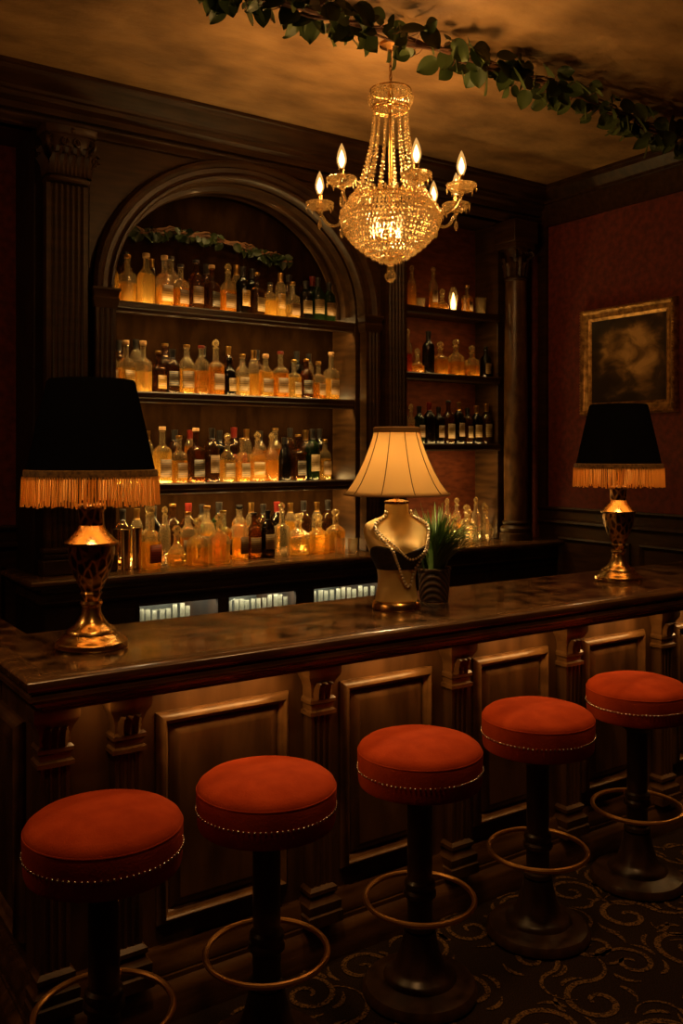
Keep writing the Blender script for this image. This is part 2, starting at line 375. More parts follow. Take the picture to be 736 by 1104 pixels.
MB().prism([(AX - AA - .05, ZC)] + arch(AA + .05, AB + .05) + [(AX + AA + .05, ZC)], 4.685, 4.712, 'y').build('back_panel', M['niche_black'], U, world=True)
def arch_sweep(mb, a, b_, prof, y, n=48):
    rows = []
    for i in range(n + 1):
        t = PI * i / n; nx, nz = -math.cos(t), math.sin(t)
        rows.append([(AX + nx * (a + o), y - h, ZS + nz * (b_ + o)) for o, h in prof])
    mb.grid(rows, True, True, True)
m = MB()
arch_sweep(m, AA, AB, [(0, -.03), (0, .02), (.008, .034), (.02, .036), (.028, .024), (.034, .022), (.040, .030), (.062, .034), (.068, .044), (.084, .058), (.098, .056), (.106, .044), (.112, .022), (.112, 0)], 4.39)
m.build('arch_molding', M['wood_h'], U, world=True)
m = MB()
for yy, pr in ((4.52, .03), (4.62, .025)):
    arch_sweep(m, AA - pr, AB - pr, [(0, -.014), (.004, .014), (pr + .005, .02), (pr + .005, -.02)], yy)
m.build('arch_rib', M['wood_h'], U, world=True)
for sx in (-1, 1):
    c = AX + sx * (AA + .055)
    MB().prism(fluted(c - .05, c + .05, 4.335, 4.40, 3, .008, .012), ZC + .08, ZS - .10, 'z').build('jamb_post', M['wood'], U, world=True)
    MB().sweep_xy([(c - .056, 4.40), (c - .056, 4.335), (c + .056, 4.335), (c + .056, 4.40)][::1], [(-.05, ZS), (.012, ZS), (.016, ZS - .012), (.010, ZS - .02), (.004, ZS - .045), (.012, ZS - .055), (.008, ZS - .07), (0, ZS - .10), (-.05, ZS - .10)]).build('impost', M['wood'], U, world=True)
    MB().box(c - .058, c + .058, 4.325, 4.40, ZC, ZC + .08).build('post_base', M['wood'], U, .006, world=True)
for name_z in (2.42, 1.96, 1.48):
    b0, b1 = AX - AA + .002, AX + AA - .002
    sh = MB().box(b0, b1, 4.47, 4.684, name_z - .024, name_z).build('shelf', M['wood_h'], U, world=True)
    MB().prism([(4.452, name_z + .003), (4.445, name_z - .004), (4.445, name_z - .028), (4.452, name_z - .034), (4.455, name_z - .05), (4.466, name_z - .056), (4.472, name_z - .056), (4.472, name_z + .003)], b0, b1, 'x').build('shelf_edge', M['wood_h'], sh, world=True)
def pilaster(parent, x0, x1, n):
    pl = MB().prism(fluted(x0, x1, 4.34, 4.40, n, .010, .018), ZC + .13, 2.935, 'z').build('pilaster', M['wood'], parent, world=True)
    cx, hw = (x0 + x1) / 2, (x1 - x0) / 2
    cp = MB(); capital(cp, cx, 4.40 - .06 + hw * .5, 2.935, 3.19, hw)
    # sink the carving into the wall plane
    cp.v = [(x, min(max(y, 4.24), 4.40), z) for x, y, z in cp.v]
    cp.build('capital', M['wood'], pl, world=True)
    MB().box(x0 - .025, x1 + .025, 4.31, 4.40, ZC, ZC + .075).box(x0 - .012, x1 + .012, 4.322, 4.40, ZC + .075, ZC + .105).box(x0 - .018, x1 + .018, 4.316, 4.40, ZC + .105, ZC + .13).build('pilaster_base', M['wood'], pl, .007, world=True)
pilaster(U, 1.265, 1.465, 6)
pilaster(U, 3.285, 3.445, 5)
MB().box(1.22, 1.49, 4.39, 4.712, ZC, 3.19).build('side_panel', M['ebony'], U, .004, world=True)
# ------------------------------------------------------------------ right-hand shelf unit with column
V = thing('shelf_unit', 'narrow dark wood shelf unit with round column between arched unit and red wall', 'shelf unit', (3.95, 4.6, ZC))
k = M['red_paper']
MB().box(3.445, 4.56, 4.695, 4.714, ZC, 3.19).build('back_panel', noisy('reddish_panel', (.05, .012, .004), (.09, .021, .007), 12, .8, stretch=(1, 1, 3), spec=.1), V, world=True)
MB().box(3.262, 3.47, 4.40, 4.695, ZC, 3.19).build('side_panel', M['wood'], V, .004, world=True)
MB().box(4.33, XR - .002, 4.47, 4.695, ZC, 3.19).build('side_panel', M['wood'], V, .004, world=True)
for z in (2.57, 2.15, 1.70):
    s_ = MB().box(3.47, 4.33, 4.47, 4.694, z - .03, z).build('shelf', M['wood_h'], V, world=True)
    MB().prism([(4.45, z + .003), (4.444, z - .004), (4.444, z - .035), (4.452, z - .045), (4.472, z - .045), (4.472, z + .003)], 3.47, 4.33, 'x').build('shelf_edge', M['wood_h'], s_, world=True)
cx, cy = 4.405, 4.375
cm = M['column'] = noisy('burl_column', (.045, .020, .007), (.12, .058, .020), 22, .32, stretch=(1, 1, .5), detail=8, rvar=.08)
cl = MB().lathe([(.078, 0), (.080, .3), (.079, .9), (.070, 1.60)], (cx, cy, ZC + .13), 40).build('column', cm, V, world=True)
cp = MB(); capital(cp, cx, cy, ZC + 1.73, ZC + 1.98, .072, round_=True); cp.build('capital', M['wood'], cl, world=True)
MB().lathe([(.11, 0), (.11, .045), (.10, .05), (.104, .062), (.104, .08), (.092, .09), (.086, .10), (.092, .108), (.092, .12), (.08, .13)], (cx, cy, ZC), 40).build('column_base', M['wood'], cl, world=True)
MB().box(cx - .11, cx + .11, cy - .10, 4.47, ZC + 1.98, 3.19).build('column_block', M['wood'], cl, .006, world=True)
# ------------------------------------------------------------------ back counter and cabinet
B = thing('back_countertop', 'long polished dark wood back counter crowded with bottles and decanters', 'countertop', (2.9, 4.4, 1.02))
MB().box(1.17, XR, 4.18, 4.718, 1.02, ZC).build('top', M['wood_edge'], B, world=True)
MB().sweep_xy([(XR, 4.18), (1.17, 4.18), (1.17, 4.70)][::-1], [(0, ZC), (.022, ZC), (.03, ZC - .008), (.03, ZC - .02), (.02, ZC - .03), (.016, ZC - .036), (0, ZC - .04)]).build('edge_molding', M['wood_edge'], B, world=True)
NX = [(1.68, 2.10), (2.167, 2.57), (2.69, 3.15)]
K = thing('back_bar_cabinet', 'black cabinet below the back counter with three lit glass niches', 'cabinet', (2.9, 4.4, 0))
Z0, Z1 = .60, .892
c = MB(); c.box(1.22, XR, 4.22, 4.70, 0.0, Z0); c.box(1.22, XR, 4.22, 4.70, Z1, 1.02); c.box(1.22, XR, 4.66, 4.70, Z0, Z1)
xs = [1.22] + [q for n in NX for q in n] + [XR]
for i in range(0, len(xs), 2): c.box(xs[i], xs[i + 1], 4.22, 4.66, Z0, Z1)
c.build('carcass', M['ebony'], K, .004, world=True)
MB().sweep_xy([(1.22, 4.66), (1.22, 4.22), (XR, 4.22)], [(0, 1.02), (.02, 1.02), (.024, 1.0), (.012, .985), (.012, .955), (.02, .948), (.012, .935), (0, .93)]).build('frieze_molding', M['wood_h'], K, world=True)
nicheback = noisy('niche_lining', (.016, .018, .016), (.05, .054, .05), 9, .5)
cool = (1, .88, .58)
niche_names = ('left', 'middle', 'right')
for (a, b_), nn in zip(NX, niche_names):
    MB().box(a, b_, 4.648, 4.66, Z0, Z1).build('niche_back', nicheback, K, world=True)
    fr = MB(); fr.rect_ring(a - .012, b_ + .012, Z0 - .012, Z1 + .012, [(0, 0), (0, .01), (.010, .012), (.012, .004), (.012, 0)], lambda u, v, h: (u, 4.22 - h, v)); fr.build('niche_frame', M['ebony'], K, world=True)
    area(((a + b_) / 2, 4.236, Z1 - .004), b_ - a - .03, .012, 1.5, (math.radians(20), 0, 0), cool)
    area(((a + b_) / 2, 4.60, Z1 - .004), b_ - a - .03, .02, 2.0, (math.radians(-20), 0, 0), cool)
    n = 11
    for i in range(n):
        if nn == 'left' and i > 7: continue
        x = a + .03 + (b_ - a - .06) * i / (n - 1) + R.uniform(-.005, .005)
        t = thing('tumbler', 'clear tall tumbler in the row inside the lit %s niche under the back counter' % nn, 'glass', (x, 4.262 + R.uniform(-.004, .004), Z0), 0, 'tumblers in the %s lit niche' % nn)
        hh = .270 + R.uniform(-.014, .010)
        gl = MB().lathe([(.001, 0), (.0105, 0), (.0118, hh), (.0105, hh), (.0092, .012), (.001, .012)], n=24)
        gl.v = [(vx * (1 + .05 * (j % 2)), vy * (1 + .05 * (j % 2)), vz) for j, (vx, vy, vz) in enumerate(gl.v)]      # fluted sides
        gl.build('body', COOLGLASS, t, flat=True)
# ------------------------------------------------------------------ bottles
ORD = 'first second third fourth fifth sixth seventh eighth ninth tenth eleventh twelfth thirteenth fourteenth fifteenth sixteenth seventeenth eighteenth nineteenth twentieth'.split()
SH = {  # silhouette in metres for a bottle of nominal height .28 : profile, squareness, sx, sy, label band, neck top
    'round':   ([(.001, .004), (.030, 0), (.0365, .004), (.0375, .010), (.0375, .155), (.036, .168), (.029, .184), (.018, .197), (.0140, .210), (.0130, .245), (.0155, .247), (.0155, .254)], None, 1, 1, (.035, .125)),
    'square':  ([(.001, .004), (.030, 0), (.035, .004), (.035, .150), (.034, .160), (.024, .172), (.0145, .182), (.0135, .200), (.013, .245), (.0155, .247), (.0155, .254)], 5, 1, 1, (.03, .115)),
    'wine':    ([(.001, .010), (.030, 0), (.036, .004), (.037, .012), (.037, .172), (.034, .190), (.024, .206), (.0155, .216), (.0135, .228), (.013, .262), (.0150, .264), (.0150, .276)], None, 1, 1, (.05, .14)),
    'slope':   ([(.001, .010), (.032, 0), (.039, .004), (.040, .012), (.040, .105), (.038, .135), (.030, .175), (.020, .210), (.0145, .235), (.013, .262), (.0155, .264), (.0150, .276)], None, 1, 1, (.03, .10)),
    'flask':   ([(.001, .004), (.034, 0), (.043, .004), (.044, .012), (.044, .125), (.042, .142), (.032, .162), (.018, .178), (.014, .188), (.013, .225), (.016, .227), (.016, .235)], 3, 1, .66, (.03, .11)),
    'slim':    ([(.001, .004), (.022, 0), (.0275, .004), (.028, .19), (.026, .205), (.018, .225), (.0125, .238), (.012, .27), (.014, .272), (.014, .28)], None, 1, 1, (.06, .15)),
    'decanter': ([(.001, .005), (.040, 0), (.043, .003), (.043, .105), (.040, .118), (.026, .130), (.016, .140), (.0145, .165), (.020, .178), (.021, .180)], 6, 1, 1, None),
    'globe':   ([(.001, .005), (.034, 0), (.046, .010), (.054, .030), (.055, .050), (.048, .078), (.032, .105), (.020, .122), (.015, .14), (.0145, .165), (.021, .178), (.021, .180)], None, 1, 1, None),
    'cutsquat': ([(.001, .005), (.042, 0), (.047, .004), (.047, .085), (.040, .10), (.022, .112), (.016, .122), (.016, .142), (.022, .150), (.022, .152)], 7, 1, 1, None)}
CN = {'amber': 'amber', 'honey': 'pale honey', 'copper': 'copper brown', 'brown': 'dark brown', 'green': 'dark green', 'black': 'black', 'red': 'red', 'clear': 'clear glass'}
SN = {'round': 'round', 'square': 'square', 'wine': 'straight-sided', 'slope': 'slope-shouldered', 'flask': 'flat-sided', 'slim': 'slim', 'decanter': 'square decanter', 'globe': 'globe decanter', 'cutsquat': 'squat decanter'}
LN = {'cream': 'cream label', 'tan': 'tan label', 'black': 'black label', 'red': 'red label', 'gold': 'gold label', None: 'no label'}
def bottle(x, y, z, hgt, shape, colr, lab, cap, label, group, fill=.8):
    prof, sq, sx, sy, band = SH[shape]
    top = prof[-1][1]; dec = band is None
    k = hgt / (top + (.045 if dec else .012)); kr = (.5 + .5 * k) * (1 if dec else 1.1)
    t = thing('decanter' if dec else 'bottle', label, 'decanter' if dec else 'bottle', (x, y, z), R.uniform(-.25, .25) + .2, group)
    P = [(r * kr, h * k) for r, h in prof]
    body_top = max(h for r, h in P if r > .024 * kr) * 1.02
    zf = body_top * fill if colr not in ('brown', 'green', 'black') else 9
    # cut the outline at the liquid level
    PL, PG = [], []
    for i, (r, h) in enumerate(P):
        if h <= zf or i < 2: PL.append((r, h))
        else:
            if not PG and PL:
                r0, h0 = PL[-1]; q = (zf - h0) / (h - h0) if h > h0 else 0
                c_ = (r0 + (r - r0) * q, zf); PL.append(c_); PG.append(c_)
            PG.append((r, h))
    n = 12 if shape == 'globe' else 24 if sq else 18
    b_ = MB()
    def lz(prof_, cap0, cap1):
        rows = []
        for r, h in prof_:
            row = []
            for j in range(n):
                a = 2 * PI * j / n + PI / n; ca, sa = math.cos(a), math.sin(a); kk = 1
                e = sq if (sq and r > .02 * kr) else None
                if e: kk = 1 / (abs(ca) ** e + abs(sa) ** e) ** (1 / e)
                row.append((r * kk * ca * sx, r * kk * sa * (sy if r > .02 * kr else 1), h))
            rows.append(row)
        b_.grid(rows, True, cap0, cap1)
    lz(PL, True, not PG)
    if PG: b_.mi = 1; lz(PG, False, True)
    if dec:                                       # cut facets: diamonds in relief round the belly
        b_.mi = 0
        v2 = []
        for (vx, vy, vz) in b_.v:
            rr = math.hypot(vx, vy)
            if rr > .03 * kr and vz > .006:
                a = math.atan2(vy, vx); s_ = 1 + .018 * math.cos(8 * a + vz * 260)
                v2.append((vx * s_, vy * s_, vz))
            else: v2.append((vx, vy, vz))
        b_.v = v2
    b_.build('body', [LIQ[colr], CUT if dec else (GLASS if colr not in ('brown', 'green', 'black') else LIQ[colr])], t, flat=shape == 'globe', angle=40)
    if lab:
        z0, z1 = band[0] * k, band[1] * k; l = MB(); rows = []
        rb = max(r for r, h in P) + .0008
        for zz in (z0, z1):
            row = []
            for j in range(15):
                a = -PI / 2 + (j / 14 - .5) * (1.9 if not sq else 1.5); ca, sa = math.cos(a), math.sin(a); kk = 1
                if sq: kk = 1 / (abs(ca) ** sq + abs(sa) ** sq) ** (1 / sq)
                row.append((rb * kk * ca * sx, rb * kk * sa * sy - .0006, zz))
            rows.append(row)
        l.grid(rows)
        o = l.build('paper_label', M['paper_' + lab], t)
        sd = o.modifiers.new('thick', 'SOLIDIFY'); sd.thickness = .0006; sd.offset = 1
    tr, tz = P[-1]
    if cap == 'glass' or dec:
        s_ = MB().lathe([(tr * .62, -.004), (tr * .68, .002), (tr * .5, .008), (tr * 1.0, .016), (tr * 1.15, .026), (tr * .8, .040), (.001, .047)], (0, 0, tz), 10)
        s_.build('stopper', CUT, t, flat=True)
    else:
        hh = {'cork': .016, 'black': .012, 'gold': .012, 'red': .012}[cap]
        if shape in ('wine', 'slope', 'slim') and cap != 'cork':   # foil capsule down the neck
            s_ = MB().lathe([(tr * 1.02, -.052 * k), (tr * .93, -.05 * k), (tr * 1.02, -.014 * k), (tr * 1.08, -.012 * k), (tr * 1.08, .003), (.001, .004)], (0, 0, tz), 16)
        else:
            s_ = MB().lathe([(tr * .98, -.001), (tr * 1.06, .001), (tr * 1.06, hh), (tr * .95, hh + .002), (.001, hh + .002)], (0, 0, tz), 16)
        s_.build('cap', M['cap_' + cap], t)
    return t
def row(Y, z, where, group, items):
    items = sorted(items)
    X = [wx(it[0], Y) for it in items]; W = []
    for it in items:                                   # room each bottle needs, turned as it stands
        pr, sq, sx, sy, band = SH[it[2]]; k_ = (.5 + .5 * it[1] / (pr[-1][1] + (.045 if band is None else .012))) * (1 if band is None else 1.1)
        W.append(max(r for r, h in pr) * k_ * (1.22 if sq and sx == sy and sy == 1 else 1.04) + .001)
    lo, hi = (AX - AA, AX + AA) if Y > 4.5 and X[0] < 3.2 else (3.475, 4.33) if Y > 4.5 else (1.3, 4.32)
    for _ in range(60):
        for i in range(len(X)):
            X[i] = min(max(X[i], lo + W[i] + .004), hi - W[i] - .004)
            if i and X[i] - X[i - 1] < W[i] + W[i - 1]:
                d = (W[i] + W[i - 1] - X[i] + X[i - 1]) / 2; X[i] += d; X[i - 1] -= d
    for i, (px, hgt, shape, colr, lab, cap) in enumerate(items):
        noun = '' if 'decanter' in SN[shape] else ' bottle'
        if lab: d = '%s %s%s with %s' % (CN[colr], SN[shape], noun, LN[lab])
        else: d = '%s %s%s' % (CN[colr], SN[shape], noun)
        bottle(X[i], Y + R.uniform(-.006, .004), z, hgt, shape, colr, lab, cap, '%s, %s from left, %s' % (d, ORD[i], where), group, R.uniform(.62, .95))
row(4.545, 2.42, 'front row, top arched shelf', 'bottles on the top arched shelf', [
    (123, .24, 'round', 'amber', None, 'gold'), (138, .26, 'square', 'amber', None, 'gold'), (156, .275, 'flask', 'honey', None, 'cork'), (175, .275, 'square', 'amber', 'gold', 'cork'),
    (194, .24, 'square', 'copper', 'tan', 'black'), (211, .275, 'round', 'brown', 'tan', 'black'), (228, .255, 'square', 'brown', 'black', 'cork'), (246, .25, 'flask', 'copper', 'tan', 'glass'),
    (263, .285, 'wine', 'black', 'gold', 'black'), (277, .25, 'square', 'brown', 'cream', 'gold'), (290, .20, 'round', 'amber', None, 'black'), (302, .275, 'slim', 'honey', 'gold', 'gold'),
    (315, .22, 'square', 'honey', 'tan', 'gold'), (329, .245, 'wine', 'black', 'cream', 'black'), (342, .275, 'wine', 'green', 'cream', 'black'), (355, .255, 'wine', 'green', 'tan', 'black')])
row(4.632, 2.42, 'back row, top arched shelf', 'bottles on the top arched shelf', [
    (135, .30, 'wine', 'brown', None, 'black'), (163, .28, 'slim', 'brown', None, 'gold'), (184, .30, 'round', 'copper', None, 'black'), (222, .29, 'wine', 'brown', 'black', 'black'),
    (255, .31, 'slim', 'copper', None, 'gold'), (272, .30, 'wine', 'black', None, 'black'), (311, .29, 'slope', 'brown', 'black', 'black'), (337, .30, 'wine', 'black', None, 'red')])
row(4.545, 1.96, 'front row, middle arched shelf', 'bottles on the middle arched shelf', [
    (121, .24, 'round', 'copper', 'tan', 'black'), (136, .265, 'square', 'honey', 'gold', 'cork'), (153, .27, 'square', 'honey', None, 'cork'), (170, .225, 'square', 'brown', 'gold', 'gold'),
    (184, .25, 'wine', 'brown', 'black', 'black'), (198, .27, 'round', 'amber', 'tan', 'gold'), (212, .27, 'round', 'copper', None, 'red'), (227, .28, 'square', 'copper', 'tan', 'glass'),
    (240, .215, 'round', 'black', 'cream', 'black'), (254, .235, 'round', 'honey', 'cream', 'gold'), (269, .275, 'slim', 'amber', None, 'gold'), (285, .245, 'flask', 'amber', 'tan', 'cork'),
    (300, .27, 'square', 'copper', 'tan', 'red'), (314, .225, 'square', 'honey', 'cream', 'gold'), (327, .235, 'round', 'brown', 'black', 'gold'), (339, .225, 'square', 'copper', 'tan', 'gold'), (352, .285, 'square', 'amber', 'tan', 'cork')])
row(4.632, 1.96, 'back row, middle arched shelf', 'bottles on the middle arched shelf', [
    (128, .29, 'wine', 'brown', None, 'black'), (146, .30, 'slim', 'copper', None, 'black'), (178, .28, 'round', 'brown', None, 'gold'), (219, .29, 'wine', 'black', 'black', 'black'), (246, .30, 'slim', 'brown', None, 'gold'), (277, .29, 'wine', 'brown', None, 'black'), (320, .30, 'wine', 'black', None, 'black'), (333, .29, 'slim', 'copper', None, 'black')])
row(4.545, 1.48, 'front row, lowest arched shelf', 'bottles on the lowest arched shelf', [
    (130, .27, 'round', 'amber', 'tan', 'gold'), (147, .28, 'square', 'honey', 'gold', 'cork'), (163, .29, 'slim', 'honey', None, 'gold'), (179, .30, 'square', 'honey', 'tan', 'cork'), (196, .255, 'square', 'amber', 'tan', 'gold'), (212, .295, 'square', 'brown', 'black', 'cork'),
    (228, .31, 'wine', 'brown', 'tan', 'black'), (245, .24, 'flask', 'honey', 'cream', 'glass'), (258, .245, 'square', 'amber', 'cream', 'gold'), (272, .25, 'flask', 'honey', 'gold', 'glass'),
    (288, .245, 'round', 'amber', None, 'glass'), (303, .26, 'slope', 'black', None, 'black'), (320, .27, 'square', 'brown', 'black', 'gold'), (337, .315, 'wine', 'green', 'cream', 'black'), (350, .24, 'round', 'amber', 'tan', 'gold')])
row(4.632, 1.48, 'back row, lowest arched shelf', 'bottles on the lowest arched shelf', [
    (188, .30, 'wine', 'brown', None, 'black'), (205, .30, 'slim', 'copper', None, 'red'), (237, .30, 'wine', 'black', None, 'black'), (251, .32, 'wine', 'brown', 'red', 'red'), (265, .31, 'slim', 'amber', None, 'gold'), (280, .30, 'wine', 'copper', None, 'black'), (296, .31, 'round', 'copper', None, 'gold'), (312, .32, 'slim', 'brown', None, 'black'), (329, .31, 'wine', 'brown', None, 'gold'), (344, .32, 'wine', 'black', None, 'black')])
# on the back counter
row(4.315, ZC, 'front row, arched back counter', 'bottles and decanters on the back counter', [
    (163, .285, 'square', 'amber', 'red', 'glass'), (190, .21, 'globe', 'honey', None, 'glass'), (213, .25, 'decanter', 'amber', None, 'glass'), (236, .27, 'decanter', 'honey', None, 'glass')])
row(4.42, ZC, 'second row, arched back counter', 'bottles and decanters on the back counter', [
    (160, .28, 'square', 'honey', None, 'glass'), (178, .27, 'slim', 'clear', None, 'glass'), (202, .27, 'round', 'copper', 'tan', 'gold'), (224, .30, 'round', 'amber', 'cream', 'gold'), (252, .27, 'square', 'copper', 'tan', 'gold'), (264, .29, 'square', 'amber', 'tan', 'black'),
    (276, .25, 'round', 'brown', 'cream', 'black'), (290, .27, 'wine', 'black', 'cream', 'black'), (306, .27, 'square', 'clear', None, 'glass'), (319, .25, 'cutsquat', 'honey', None, 'glass'), (334, .24, 'cutsquat', 'amber', None, 'glass'), (349, .26, 'decanter', 'amber', None, 'glass')])
row(4.54, ZC, 'third row, arched back counter', 'bottles and decanters on the back counter', [
    (132, .30, 'wine', 'brown', None, 'black'), (147, .30, 'slim', 'amber', None, 'gold'), (165, .31, 'wine', 'black', None, 'black'), (187, .31, 'round', 'brown', None, 'gold'), (203, .32, 'wine', 'brown', None, 'red'), (216, .31, 'slim', 'honey', None, 'black'), (236, .32, 'wine', 'green', None, 'black'),
    (258, .30, 'wine', 'copper', None, 'black'), (271, .31, 'slim', 'amber', None, 'gold'), (284, .30, 'wine', 'brown', 'tan', 'black'), (298, .31, 'wine', 'black', None, 'red'), (313, .30, 'slim', 'amber', None, 'gold'), (327, .31, 'wine', 'brown', None, 'black'), (341, .30, 'slim', 'honey', None, 'gold'), (353, .31, 'wine', 'brown', None, 'black')])
# shakers and glasses
def metal_cup(px, Y, h, r, label):
    t = thing('mixing_cup', label, 'cup', (wx(px, Y), Y, ZC), 0, 'tall mixing cups on the back counter')
    MB().lathe([(.001, 0), (r * .78, 0), (r * .82, .004), (r, h), (r * 1.03, h + .002), (r * 1.03, h + .006), (r * .96, h + .004), (r * .78, .006), (.001, .006)], n=24).build('body', pbr('warm_silver', (.75, .55, .28), .18, 1).m, t)
for i, (px, h) in enumerate(((110, .19), (122.5, .20), (135, .195), (147.5, .20))):
    metal_cup(px, 4.34 + .012 * (i % 2), h, .026, 'tall polished metal cup, %s from left behind the left fringed lamp' % ORD[i])
def tumbler(px, Y, z, h, r, label, grp):
    t = thing('tumbler', label, 'glass', (wx(px, Y), Y, z), 0, grp)
    MB().lathe([(.001, 0), (r * .8, 0), (r, h), (r * .93, h), (r * .72, .008), (.001, .008)], n=16).build('body', GLASS, t)
tumbler(366, 4.33, ZC, .09, .032, 'small empty tumbler at right end of the arched back counter, left of a pair', 'tumblers by the arch')
tumbler(380, 4.33, ZC, .085, .032, 'small empty tumbler at right end of the arched back counter, right of a pair', 'tumblers by the arch')
# right-hand unit
g = 'bottles on the narrow right shelves'
row(4.54, 2.57, 'top shelf, narrow unit', g, [
    (444, .24, 'slim', 'copper', None, 'glass'), (468, .25, 'slim', 'copper', 'tan', 'glass'), (475, .13, 'globe', 'copper', None, 'glass'), (503, .19, 'square', 'copper', 'tan', 'gold')])
tumbler(453, 4.54, 2.57, .07, .032, 'short glass by the slim bottle, top shelf of narrow right unit', 'glasses on the narrow right shelves')
tumbler(518, 4.54, 2.57, .12, .040, 'wide glass at right end of top shelf of narrow right unit', 'glasses on the narrow right shelves')
t = thing('tulip_glass', 'glowing stemless tulip glass on the top shelf of narrow right unit', 'glass', (wx(488.5, 4.525), 4.525, 2.57), 0, 'glasses on the narrow right shelves')
MB().lathe([(.001, 0), (.014, 0), (.020, .02), (.029, .07), (.031, .10), (.024, .14), (.016, .165), (.014, .165), (.022, .138), (.028, .10), (.026, .07), (.016, .022), (.001, .012)], n=20).build('body', GLASS, t)
fl = MB().lathe([(.001, .016), (.010, .022), (.014, .05), (.010, .09), (.004, .115), (.0005, .13)], n=12)
fl.build('candle_flame', pbr('flame', (1, .6, .2), .5, emit=(1, .62, .22), es=14).m, t)
row(4.54, 2.15, 'middle shelf, narrow unit', g, [
    (440, .25, 'slim', 'red', None, 'glass'), (450, .15, 'globe', 'copper', None, 'glass'), (460, .29, 'wine', 'black', None, 'black'), (474, .22, 'decanter', 'copper', None, 'glass'), (491, .25, 'decanter', 'copper', None, 'glass'), (508, .21, 'decanter', 'copper', None, 'glass'), (523, .21, 'round', 'black', 'tan', 'black')])
row(4.54, 1.70, 'lowest shelf, narrow unit', g, [
    (440, .25, 'slim', 'clear', None, 'glass'), (449, .22, 'slim', 'copper', None, 'glass'), (461, .25, 'wine', 'green', 'tan', 'black'), (470, .28, 'wine', 'black', None, 'red'), (479, .25, 'wine', 'black', 'tan', 'black'), (489, .285, 'round', 'brown', 'cream', 'black'), (498, .29, 'wine', 'black', 'tan', 'gold'), (507, .25, 'wine', 'brown', 'cream', 'black'), (517, .27, 'wine', 'black', 'cream', 'gold'), (527, .285, 'wine', 'brown', 'cream', 'gold')])
row(4.36, ZC, 'front row, counter beside column', 'decanters by the column', [
    (489, .19, 'cutsquat', 'clear', None, 'glass'), (505, .22, 'decanter', 'clear', None, 'glass'), (522, .22, 'slim', 'clear', None, 'glass')])
row(4.52, ZC, 'back row, counter beside column', 'decanters by the column', [
    (482, .25, 'slim', 'clear', None, 'glass'), (493, .25, 'slim', 'honey', None, 'glass'), (503, .24, 'decanter', 'clear', None, 'glass'), (515, .25, 'slim', 'clear', None, 'glass'), (527, .23, 'globe', 'clear', None, 'glass')])
# ------------------------------------------------------------------ bar
YP = 2.50                                         # panel plane
BAR = thing('bar_counter', 'long carved dark wood bar front with raised panels and fluted pilasters', 'bar counter', (2.6, 2.7, 0))
MB().box(.705, XR - .02, YP, 2.90, .0, .965).box(.705, .78, 2.9, 3.9, 0, .965).build('carcass', M['wood_bar'], BAR, .003, world=True)
PX = [.945, 1.595, 2.19, 2.785, 3.38, 3.97, 4.56]
def raised(u0, u1, v0, v1, fmap, parent, name='panel'):
    m = MB()
    m.grid([[fmap(u, v, h) for u, v in ((u0 + q, v0 + q), (u1 - q, v0 + q), (u1 - q, v1 - q), (u0 + q, v1 - q))] for q, h in ((.042, -.004), (.042, .004), (.070, .019), (.073, .019))], True, True, True)
    o = m.build(name, M['wood_bar'], parent, world=True)
    m = MB(); m.rect_ring(u0, u1, v0, v1, [(0, -.004), (0, .008), (.003, .012), (.016, .028), (.021, .030), (.025, .026), (.027, .016), (.034, .012), (.04, 0), (.04, -.004)], fmap)
    m.build('panel_molding', M['wood_trim'], o, world=True)
front = lambda u, v, h: (u, YP - h, v)
for a, b_ in zip(PX[:-1], PX[1:]): raised(a + .10, b_ - .10, .26, .885, front, BAR)
raised(2.62, 3.42, .26, .885, lambda u, v, h: (.705 - h, u, v), BAR)
def bar_pilaster(cx, cy, parent, side=False):
    hw = .040
    pts = fluted(cx - hw, cx + hw, cy - .035, YP + .01, 3, .007, .008)
    sh = MB().prism(pts, .25, .80, 'z').build('pilaster', M['wood_bar'], parent, world=True)
    sh.data.update()
    y0 = cy - .035
    def blk(mb, w, dpt, z0, z1): mb.box(cx - hw - w, cx + hw + w, y0 - dpt, YP + .01, z0, z1)
    cp = MB()
    rows = []
    for e, z in ((.0, .80), (.010, .803), (.010, .815), (.002, .82), (.002, .835), (.009, .842), (.009, .852), (.002, .86), (.002, .885), (.008, .908), (.018, .925), (.022, .935), (.022, .964)):
        rows.append([(cx - hw - e, YP + .01, z), (cx - hw - e, y0 - e, z), (cx - hw * .5, y0 - e * 1.25, z), (cx, y0 - e * 1.35, z), (cx + hw * .5, y0 - e * 1.25, z), (cx + hw + e, y0 - e, z), (cx + hw + e, YP + .01, z)])
    cp.grid(rows, True, True, True)
    for s_ in (-.55, 0, .55): leaf_strip(cp, (cx + s_ * hw, y0 - .003, .855), (0, -1, 0), None, hw * .32, .065, .02)
    cp.build('capital', M['wood_trim'], sh, world=True)
    bs = MB(); rows = []
    for e, z in ((.026, .13), (.026, .165), (.020, .170), (.022, .182), (.022, .198), (.010, .208), (.006, .22), (.012, .228), (.012, .24), (0, .25)):
        rows.append([(cx - hw - e, YP + .01, z), (cx - hw - e, y0 - e, z), (cx + hw + e, y0 - e, z), (cx + hw + e, YP + .01, z)])
    bs.grid(rows, True, True, True); bs.build('pilaster_base', M['wood_bar'], sh, world=True)
for x in [.738] + PX: bar_pilaster(x, 2.485, BAR)
MB().sweep_xy([(.705, 3.9), (.705, YP), (XR - .03, YP)], [(-.05, .13), (.03, .13), (.036, .122), (.036, .108), (.045, .10), (.055, .09), (.06, .08), (.06, 0), (-.05, 0)]).build('plinth', M['wood_edge'], BAR, world=True)
